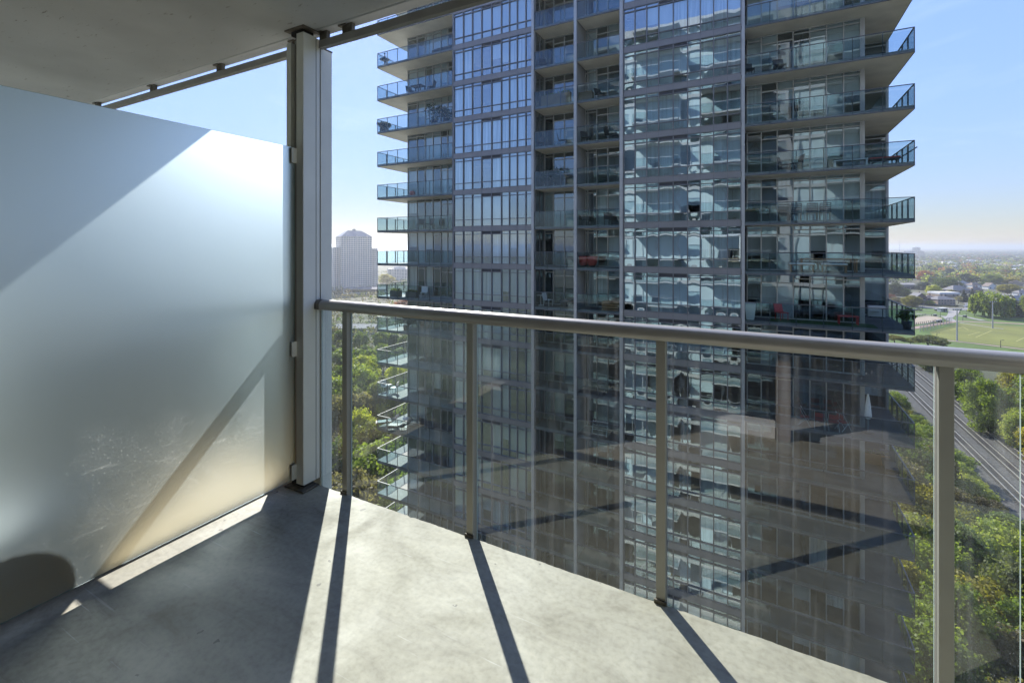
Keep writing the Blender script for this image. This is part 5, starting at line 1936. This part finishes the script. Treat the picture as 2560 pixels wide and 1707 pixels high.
pole_px(1078, 1415, 962, 'flood', 'floodlight pole standing at the near side of the sports field')
pole_px(1577, 1237, 852, 'flood', 'floodlight pole before the willow on the far side of the field')
for zx, zb, zt, lb in ((590, 995, 925, 'street lamp by the road next to the terrace corner'), (845, 1082, 1000, 'street lamp left of the plaza'), (930, 1172, 1092, 'street lamp where the pink path meets the plaza'),
                       (1205, 1102, 1028, 'street lamp on the lawn right of the near floodlight pole'), (1320, 1072, 1003, 'street lamp on the lawn left of the willow'), (1160, 1137, 1060, 'street lamp beside the curved path'),
                       (1690, 1507, 1402, 'dark lamp beside the lower pink path'), (797, 1342, 1298, 'short lamp at the near corner of the field'), (747, 1202, 1122, 'street lamp by the dog run'),
                       (690, 915, 740, 'tall lamp before the red brick house'), (1232, 868, 765, 'tall lamp between the pointed conifers'), (1120, 1030, 965, 'street lamp at the plaza entrance'), (815, 1000, 925, 'street lamp left of the park kiosk')):
    pole_px(zx, zb, zt, 'lamp', lb)

x, y = ground(*Z(900, 1008))
t = thing('park_kiosk', 'grey box kiosk with flat roof beside the road', 'kiosk', (x, y, GZ), YAW + .1)
MB().box(-2.6, 2.6, 0, 3, 0, 2.7).build('wall', M['greyplastic'], t)
MB().box(-2.9, 2.9, -.4, 3.3, 2.701, 2.95).build('roof', M['siding'], t)
MB().box(-.6, .5, -.06, -.003, 0.1, 2.2).build('door', M['darkmetal'], t)
MB().box(1.0, 2.2, -.06, -.003, 1.0, 2.1).build('window', M['window'], t)
for zx, zb, lb in ((785, 990, 'dark bin beside the park kiosk'), (770, 1066, 'dark bin at the edge of the dog run'), (825, 1150, 'wide dark bin by the dog run fence'), (1190, 1082, 'dark bin on the curved path'), (1235, 1004, 'dark bin by the road right of the plaza')):
    x, y = ground(*Z(zx, zb))
    t = thing('litter_bin', lb, 'bin', (x, y, GZ), YAW)
    w = 1.5 if 'wide' in lb else .8
    MB().box(-w, w, -.6, .6, 0.0, 1.3).build('body', M['darkmetal'], t, bevel=.06)
    MB().box(-w - .08, w + .08, -.68, .68, 1.301, 1.45).build('lid', M['greyplastic'], t)
# fences
def fence(pts, h, label, step, mesh=False):
    c = pts[0]
    t = thing('park_fence', label, 'fence', (c[0], c[1], GZ))
    rb, n = MB(), 0
    for (x0, y0), (x1, y1) in zip(pts[:-1], pts[1:]):
        L = math.hypot(x1 - x0, y1 - y0)
        k = max(1, int(L / step))
        for i in range(k):
            px_, py_ = x0 + (x1 - x0) * i / k - c[0], y0 + (y1 - y0) * i / k - c[1]
            MB().box(px_ - .11, px_ + .11, py_ - .11, py_ + .11, 0, h).build('post', M['galv'] if mesh else M['darkmetal'], t)
        for z in ((h - .1, h) if mesh else (h * .4, h * .85)):
            rb.tube((x0 - c[0], y0 - c[1], z), (x1 - c[0], y1 - c[1], z), 0.05, None, 5)
        if mesh:
            rb.add([(x0 - c[0], y0 - c[1], .1), (x1 - c[0], y1 - c[1], .1), (x1 - c[0], y1 - c[1], h - .2), (x0 - c[0], y0 - c[1], h - .2)], [(0, 1, 2, 3)], 1)
    rb.build('rail', [M['galv'] if mesh else M['darkmetal'], M['mesh']], t)
fence([GP(480, 1190), GP(620, 1172), GP(740, 1155), GP(865, 1136)], 1.5, 'dark post fence along the near side of the dog run', 2.2)
fence([GP(480, 1090), GP(640, 1058), GP(800, 1073)], 1.5, 'dark post fence along the far side of the dog run', 2.6)
fence([GP(560, 1290), GP(800, 1222), GP(1010, 1168)], 4.0, 'tall pale chain-link fence behind the sports field', 5, True)

# cars
def car(zx, zb, paint, label, yaw):
    x, y = ground(*Z(zx, zb))
    t = thing('parked_car', label, 'car', (x, y, GZ + 0.16), yaw, 'cars by the park road')
    side = [(-2.2, .32), (-2.18, .75), (-1.9, .86), (-1.25, .92), (-.6, 1.40), (.75, 1.43), (1.55, .98), (2.1, .9), (2.22, .6), (2.2, .32)]
    mb = MB()
    mb.add([(a, -.88, b) for a, b in side] + [(a, .88, b) for a, b in side], [tuple(range(10))[::-1], tuple(range(10, 20))] + [(i, (i + 1) % 10, 10 + (i + 1) % 10, 10 + i) for i in range(10)])
    mb.build('body', paint, t, bevel=.05)
    for s in (-1, 1):
        yy = s * .885
        MB().add([(-1.05, yy, .98), (-.55, yy, 1.33), (.7, yy, 1.36), (1.3, yy, 1.0)], [(0, 1, 2, 3)]).build('side_window', M['window'], t)
        for xx in (-1.38, 1.4):
            w = MB().tube((xx, s * .70, .31), (xx, s * .90, .31), .32, None, 14).build('wheel', M['tyre'], t)
            MB().tube((xx, s * .901, .31), (xx, s * .915, .31), .19, None, 10).build('rim', M['galv'], w)
    MB().add([(-1.22, -.7, .95), (-.64, -.7, 1.385), (-.64, .7, 1.385), (-1.22, .7, .95)], [(0, 1, 2, 3)]).build('windscreen', M['window'], t)
    MB().add([(1.5, -.7, 1.03), (.8, -.7, 1.42), (.8, .7, 1.42), (1.5, .7, 1.03)], [(3, 2, 1, 0)]).build('rear_window', M['window'], t)
    return t
ry = math.atan2(GP(1650, 997)[1] - GP(900, 963)[1], GP(1650, 997)[0] - GP(900, 963)[0])
car(535, 990, M['car_black'], 'black car on the road beside the terrace corner', ry)
car(752, 912, M['car_white'], 'white car parked in front of the red brick house', ry + .1)
car(1205, 940, M['car_silver'], 'silver car at the corner of the side street', ry + .9)
car(1665, 1008, M['car_white'], 'white car parked behind the willow, left one of the pair', ry)
car(1735, 1012, M['car_silver'], 'silver car parked behind the willow, right one of the pair', ry)
x, y = GP(870, 930)
t = thing('clipped_hedge', 'clipped dark green hedge in front of the tan duplex', 'hedge', (x, y, GZ), ry)
rs = np.random.RandomState(2)
me = leaf_mesh('foliage', [np.array([a, b, .8]) for a in np.arange(-9, 9.5, .7) for b in (0, .8)], [.75] * 54, 40, .35, rs)
me.materials.append(M['leaf_dark'])
o = bpy.data.objects.new('foliage', me); COL.objects.link(o); o.parent = t

# ================================================================== FURNITURE ON THE TOWER'S BALCONIES
LEV = {6: 'six storeys above the handrail', 5: 'five storeys up', 4: 'four storeys up', 3: 'three storeys up', 2: 'two storeys up', 1: 'one storey up', 0: 'level with the viewer', -1: 'one storey down', -2: 'two storeys down', -3: 'three storeys down', -4: 'four storeys down', -5: 'five storeys down'}


def spot(px, k, back):
    Y = TY + back
    return (x_at(px, Y), Y, FH * k + 0.001)


def chair(px, k, back, mat, label, rz=0, slat=False):
    t = thing('patio_chair', label, 'chair', spot(px, k, back), rz)
    MB().box(-.26, .26, -.25, .25, .42, .46).build('seat', mat, t)
    mb = MB()
    if slat:
        for z in (.5, .6, .7, .8, .9):
            mb.box(-.26, .26, .24, .265, z, z + .06)
        mb.box(-.265, -.23, .2655, .285, .45, .97); mb.box(.23, .265, .2655, .285, .45, .97)
    else:
        mb.add([(-.26, .22, .461), (.26, .22, .461), (.26, .34, .92), (-.26, .34, .92), (-.26, .25, .461), (.26, .25, .461), (.26, .37, .92), (-.26, .37, .92)], [(0, 1, 2, 3), (7, 6, 5, 4), (0, 4, 5, 1), (1, 5, 6, 2), (2, 6, 7, 3), (3, 7, 4, 0)])
    mb.build('backrest', mat, t)
    for sx in (-.23, .23):
        for sy in (-.22, .22):
            MB().tube((sx, sy, 0), (sx, sy, .419), .02, None, 6).build('leg', mat, t)
    return t


def table(px, k, back, mat, label, w=.9, d=.6, h=.72, rnd_=False):
    t = thing('patio_table', label, 'table', spot(px, k, back))
    if rnd_:
        MB().lathe((0, 0, h), [(0.001, 0), (w / 2, 0), (w / 2, .03), (.001, .03)], 20).build('tabletop', mat, t)
        MB().tube((0, 0, .03), (0, 0, h - .001), .035, None, 8).build('column', mat, t)
        MB().lathe((0, 0, 0), [(.001, 0), (w * .3, 0), (w * .28, .03), (.001, .03)], 16).build('foot', mat, t)
    else:
        MB().box(-w / 2, w / 2, -d / 2, d / 2, h - .05, h).build('tabletop', mat, t)
        for sx in (-1, 1):
            for sy in (-1, 1):
                MB().box(sx * (w / 2 - .06) - .035, sx * (w / 2 - .06) + .035, sy * (d / 2 - .06) - .035, sy * (d / 2 - .06) + .035, 0, h - .051).build('leg', mat, t)
    return t


def plant(px, k, back, potmat, label, h=.9, seed=1, leaf='leaf_green', w=.5, spread=1.0):
    t = thing('potted_plant', label, 'plant', spot(px, k, back))
    MB().lathe((0, 0, 0), [(.001, 0), (w * .32, 0), (w * .42, .42), (w * .36, .42), (.001, .38)], 14).build('pot', potmat, t)
    rs = np.random.RandomState(seed)
    C = [np.array([rs.normal() * .16 * spread, rs.normal() * .13, .5 + rs.rand() * h]) for _ in range(16)]
    me = leaf_mesh('foliage', C, [.2 * spread] * 16, 40, .085, rs)
    me.materials.append(M[leaf])
    o = bpy.data.objects.new('foliage', me); COL.objects.link(o); o.parent = t
    MB().tube((0, 0, .38), (0, 0, .6 + h * .6), .02, .01, 5).build('stem', M['bark'], t)
    return t


def planter(px, k, back, mat, label, w=.9, d=.35, h=.5):
    t = thing('planter_box', label, 'planter', spot(px, k, back))
    mb = MB()
    mb.box(-w / 2, w / 2, -d / 2, d / 2, 0, .05); mb.box(-w / 2, w / 2, -d / 2, -d / 2 + .04, .0501, h); mb.box(-w / 2, w / 2, d / 2 - .04, d / 2, .0501, h)
    mb.box(-w / 2, -w / 2 + .04, -d / 2 + .041, d / 2 - .041, .0501, h); mb.box(w / 2 - .04, w / 2, -d / 2 + .041, d / 2 - .041, .0501, h)
    mb.build('box', mat, t)
    MB().box(-w / 2 + .041, w / 2 - .041, -d / 2 + .041, d / 2 - .041, .0502, h - .06).build('soil', M['bark'], t)
    rs = np.random.RandomState(int(px))
    me = leaf_mesh('foliage', [np.array([a, 0, h + .08]) for a in np.linspace(-w * .4, w * .4, 6)], [.17] * 6, 22, .09, rs)
    me.materials.append(M['leaf_green'])
    o = bpy.data.objects.new('foliage', me); COL.objects.link(o); o.parent = t
    return t


def lounger(px, k, back, mat, label, rz=0, cush=None):
    t = thing('sun_lounger', label, 'lounger', spot(px, k, back), rz)
    MB().box(-.95, .35, -.33, .33, .30, .36).build('frame', mat, t)
    MB().add([(.351, -.33, .31), (1.0, -.33, .78), (1.0, .33, .78), (.351, .33, .31), (.351, -.33, .37), (.97, -.33, .83), (.97, .33, .83), (.351, .33, .37)], [(0, 1, 2, 3), (7, 6, 5, 4), (0, 4, 5, 1), (1, 5, 6, 2), (2, 6, 7, 3), (3, 7, 4, 0)]).build('backrest', mat, t)
    MB().box(-.93, .33, -.30, .30, .361, .43).build('cushion', cush or mat, t)
    for sx in (-.85, .25):
        for sy in (-.28, .28):
            MB().tube((sx, sy, 0), (sx, sy, .299), .025, None, 6).build('leg', mat, t)
    return t


def folding_chair(px, k, back, label, rz=0):
    t = thing('folding_chair', label, 'chair', spot(px, k, back), rz, 'folding chairs three storeys down')
    MB().box(-.22, .22, -.2, .2, .43, .46).build('seat', M['red'], t)
    MB().box(-.22, .22, .185, .21, .62, .86).build('backrest', M['red'], t)
    for s in (-.235, .235):
        MB().tube((s, -.28, 0), (s, .23, .95), .014, None, 6).tube((s, .30, 0), (s, -.18, .5), .014, None, 6).build('frame', M['white'], t)
    return t


# right balcony
table(2120, -1, 0.95, M['red'], 'red side table on the terrace one storey down', .95, .5, .48)
chair(1954, -1, 1.0, M['red'], 'red chair near the door, one storey down on the right balcony', .6)
t = thing('tall_planter', 'tall white square planter at the left end of the right balcony', 'planter', spot(1876, -1, .45))
MB().add([(-.2, -.2, 0), (.2, -.2, 0), (.2, .2, 0), (-.2, .2, 0), (-.3, -.3, .95), (.3, -.3, .95), (.3, .3, .95), (-.3, .3, .95)], [(3, 2, 1, 0), (0, 1, 5, 4), (1, 2, 6, 5), (2, 3, 7, 6), (3, 0, 4, 7)]).build('shell', M['white'], t)
MB().box(-.27, .27, -.27, .27, .85, .9).build('soil', M['bark'], t)
tag(MB().box(0, 4.9, 0, 1.25, 0.0, .02).build('turf_mat', M['turf'], loc=spot(1925, -1, .2)), 'green artificial turf mat on the balcony one storey down', 'mat')
t = thing('ac_unit', 'white air conditioner on the corner terrace one storey down', 'air conditioner', (5.9, YD - .9, FH * -1 + .001))
MB().box(-.42, .42, -.16, .16, .06, .70).build('case', M['white'], t, bevel=.02)
MB().lathe((-.1, -.162, .38), [(.001, 0), (.24, 0)], 18).build('fan_grille', M['greyplastic'], t).rotation_euler = (0, 0, 0)
for s in (-.3, .3):
    MB().box(s - .04, s + .04, -.16, .16, 0, .059).build('foot', M['black'], t)
plant(2268, -1, .5, M['black'], 'leafy plant in the front corner of the terrace one storey down', .55, 3, spread=.9)
for i, (px, bk) in enumerate(((2012, .5), (2049, .35), (2083, .35), (2108, .55))):
    folding_chair(px, -3, bk, ('white-framed folding chair, leftmost of the four', 'white-framed folding chair, second of the four from the left', 'white-framed folding chair, third of the four from the left', 'white-framed folding chair, rightmost beside the furled parasol')[i], (1.4, 3.1, 3.2, 2.2)[i])
t = thing('furled_parasol', 'furled white parasol standing three storeys down on the right balcony', 'parasol', spot(2170, -3, .7))
MB().tube((0, 0, 0), (0, 0, 2.1), .025, None, 8).build('pole', M['greyplastic'], t)
MB().lathe((0, 0, 0), [(.10, .75), (.17, .9), (.12, 1.5), (.04, 2.05), (.001, 2.1)], 12).build('canopy', M['cushion'], t)
MB().lathe((0, 0, 0), [(.001, 0.001), (.25, .001), (.25, .08), (.03, .09)], 16).build('base', M['black'], t)
table(2070, 0, .9, M['wood'], 'long wooden table level with the viewer on the right balcony', 2.6, .75, .74)
for px, lb in ((2005, 'white cushioned bench left of another before the wooden table'), (2085, 'white cushioned bench right of another before the wooden table')):
    t = thing('bench', lb, 'bench', spot(px, 0, .35))
    MB().box(-.6, .6, -.2, .2, .36, .42).build('frame', M['wood'], t)
    MB().box(-.58, .58, -.19, .19, .421, .5).build('cushion', M['cushion'], t)
    for s in (-.52, .52):
        MB().box(s - .04, s + .04, -.18, .18, 0, .359).build('leg', M['wood'], t)
table(2125, 2, .8, M['white'], 'low white table two storeys up on the right balcony', 1.5, .6, .42)
lounger(2228, 2, .85, M['black'], 'black lounger with red cushion at the balcony corner two storeys up', 0, M['red'])
chair(1962, 2, .9, M['black'], 'black chair two storeys up, left one of the pair', 1.2)
chair(1990, 2, .7, M['black'], 'black chair two storeys up, right one of the pair', -1.2)
for px, lb in ((1960, 'slatted chair one storey up, leftmost of the slatted row'), (1990, 'slatted chair one storey up, second of the slatted row'), (2030, 'slatted chair one storey up, third of the slatted row'), (2062, 'slatted chair one storey up, rightmost of the slatted row')):
    chair(px, 1, .6, M['wicker'], lb, 3.14, True)
planter(1876, 1, .5, M['black'], 'black box planter one storey up at the left end of the right balcony', .7, .6, .6)
chair(1950, 4, .7, M['black'], 'black chair four storeys up on the right balcony, right one', .3)
chair(1872, 4, .6, M['black'], 'black chair four storeys up on the right balcony, left one', .3)
planter(2190, -4, 4.2, M['wood'], 'wooden planter on the corner terrace four storeys down', 1.2, .5, .6)
lounger(2225, -4, 3.4, M['black'], 'black lounger on the corner terrace four storeys down', 1.5)
# left balcony
t = thing('birdbath', 'dark pedestal birdbath at the left balcony corner six storeys up', 'birdbath', spot(962, 6, .55))
MB().lathe((0, 0, 0), [(.22, 0), (.2, .06), (.07, .15), (.06, .45), (.14, .55), (.40, .66), (.42, .72), (.2, .68), (.001, .66)], 18).build('basin', M['black'], t)
MB().lathe((0, 0, .66), [(.05, 0), (.06, .2), (.1, .27), (.03, .36), (.05, .5), (.08, .58), (.001, .62)], 12).build('finial', M['black'], t)
t = thing('sofa', 'dark sofa with rounded back six storeys up on the left balcony', 'sofa', spot(1110, 6, .8))
MB().box(-.95, .95, -.4, .4, .1, .42).build('seat', M['black'], t, bevel=.05)
MB().box(-.95, .95, .2, .42, .421, .8).build('backrest', M['black'], t, bevel=.05)
table(1045, 5, .7, M['black'], 'dark table five storeys up on the left balcony', 1.1, .7, .7)
chair(1026, 5, .8, M['black'], 'dark chair left of the table five storeys up', 1.3)
chair(1078, 5, .8, M['black'], 'dark chair right of the table five storeys up', -1.3)
plant(955, 4, .5, M['black'], 'small dark potted plant at the corner four storeys up', .35, 8, 'leaf_dark')
plant(966, 4, .8, M['wicker'], 'second dark potted plant inside the corner four storeys up', .45, 9, 'leaf_dark')
plant(1085, 4, .7, M['black'], 'large dark shrub in a pot four storeys up', 1.1, 10, 'leaf_dark', .7, 2.6)
plant(1115, 4, .8, M['black'], 'lower dark shrub right of the large one four storeys up', .8, 11, 'leaf_dark', .6, 2.2)
chair(1050, 1, .7, M['black'], 'dark chair one storey up on the left balcony, left one', .2)
chair(1072, 1, .7, M['black'], 'dark chair one storey up on the left balcony, right one', -.3)
t = thing('ball_lamp', 'red round stool two storeys up on the left balcony', 'stool', spot(1031, 2, .6))
MB().lathe((0, 0, 0), [(.001, 0), (.2, .02), (.25, .2), (.22, .4), (.001, .44)], 16).build('seat', M['red'], t)
planter(990, -1, .35, M['wicker'], 'dark planter box one storey down at the left balcony front, left one', 1.0, .4, .5)
planter(1030, -1, .35, M['wicker'], 'dark planter box one storey down at the left balcony front, right one', 1.1, .4, .5)
chair(1060, -1, .8, M['white'], 'white chair one storey down on the left balcony', .5)
plant(1015, -2, .6, M['black'], 'dark spreading plant two storeys down on the left balcony', .6, 12, 'leaf_dark', .6, 2.0)
table(972, -4, .7, M['white'], 'small white table four storeys down on the left balcony', .6, .6, .7, True)
chair(962, -4, 1.0, M['white'], 'white chair left of the small white table four storeys down', 1.2)
chair(985, -4, 1.1, M['white'], 'white chair right of the small white table four storeys down', -1.2)
table(1018, -5, 1.2, M['white'], 'round white table five storeys down on the left balcony', .8, .8, .74, True)
lounger(968, -5, .7, M['black'], 'dark lounge chair at the corner five storeys down', .8)
lounger(1000, -5, .5, M['black'], 'dark lounge chair inside the rail five storeys down', .4)
# middle balconies
table(1352, -1, .7, M['white'], 'white bistro table one storey down in the middle recess', .6, .6, .72, True)
chair(1370, -1, .7, M['white'], 'white chair beside the bistro table one storey down', 1.4)
t = thing('egg_chair', 'dark round chair with pale cushion one storey down in the middle recess', 'chair', spot(1412, -1, .8))
MB().lathe((0, 0, 0), [(.22, .05), (.38, .3), (.42, .5), (.38, .5), (.3, .3), (.001, .25)], 18).build('shell', M['wicker'], t)
MB().lathe((0, 0, .26), [(.001, 0), (.28, .02), (.28, .1), (.001, .14)], 14).build('cushion', M['cushion'], t)
t = thing('crate', 'tan slatted crate one storey down in the right recess', 'crate', spot(1528, -1, .5))
mb = MB()
for z in (0.0, .16, .32, .48):
    mb.box(-.55, .55, -.3, .3, z, z + .12)
mb.build('slats', M['wood'], t)
MB().box(-.5, .5, -.25, .25, .6001, .62).build('lid', M['wood'], t)
for px, lb in ((1458, 'red round chair level with the viewer, left one of the pair'), (1480, 'red round chair level with the viewer, right one of the pair')):
    t = thing('tub_chair', lb, 'chair', spot(px, 0, .8))
    MB().lathe((0, 0, 0), [(.25, .12), (.36, .3), (.40, .75), (.34, .75), (.3, .42), (.001, .40)], 18).build('shell', M['red'], t)
    MB().tube((0, 0, 0), (0, 0, .2), .2, .22, 12).build('foot', M['black'], t)
planter(1390, 4, .25, M['cardboard'], 'long brown box planter four storeys up in the left recess', 2.2, .3, .75)
for px, k, lb in ((1352, 3, 'dark chair three storeys up in the left recess, left one'), (1405, 3, 'dark chair three storeys up in the left recess, right one'), (1465, 3, 'dark chair three storeys up in the right recess, left one'), (1525, 3, 'dark chair three storeys up in the right recess, right one'),
                  (1360, 5, 'dark chair five storeys up in the left recess'), (1460, 1, 'dark chair one storey up in the right recess, left one'), (1520, 1, 'dark chair one storey up in the right recess, right one')):
    chair(px, k, .7, M['black'], lb, px % 7 * .4)
t = thing('storage_box', 'brown carton left standing four storeys up in the right recess', 'box', spot(1466, 4, .5))
MB().box(-.45, .45, -.25, .25, 0, .6).build('carton', M['cardboard'], t)
MB().box(-.45, .45, -.26, .26, .6001, .62).build('lid', M['cardboard'], t)
chair(1500, 4, .7, M['black'], 'dark chair right of the brown carton four storeys up', .9)
plant(1398, 2, .5, M['black'], 'bushy dark plant two storeys up in the left recess', .8, 15, 'leaf_dark', .6, 2.2)
plant(1370, 2, .6, M['black'], 'second bushy dark plant two storeys up in the left recess', .7, 16, 'leaf_dark', .6, 2.0)
t = thing('drying_rack', 'white folded laundry rack four storeys below in the right recess', 'rack', spot(1500, -4, .6))
for z in (.0, .3, .6, .85):
    MB().tube((-.5, 0, z + .02), (.5, .12 * z, z + .02), .02, None, 5).build('bar', M['white'], t)
for s in (-.5, .5):
    MB().tube((s, -.2, 0), (s, .1, .9), .018, None, 5).build('leg', M['white'], t)

# ================================================================== AIR
mb = MB()
mb.box(-27000, 27000, -27000, 27000, GZ - 1.0, 33.0)
hz = mb.build('haze', [])
hm, n, l, out = node_mat('haze')
pv = n.new('ShaderNodeVolumePrincipled')
pv.inputs['Color'].default_value = (0.97, 0.99, 0.98, 1)
pv.inputs['Density'].default_value = 0.00025
pv.inputs['Anisotropy'].default_value = 0.6
l.new(pv.outputs[0], out.inputs['Volume'])
hz.data.materials.append(hm)
hz.display_type = 'WIRE'
tag(hz, kind='stuff')
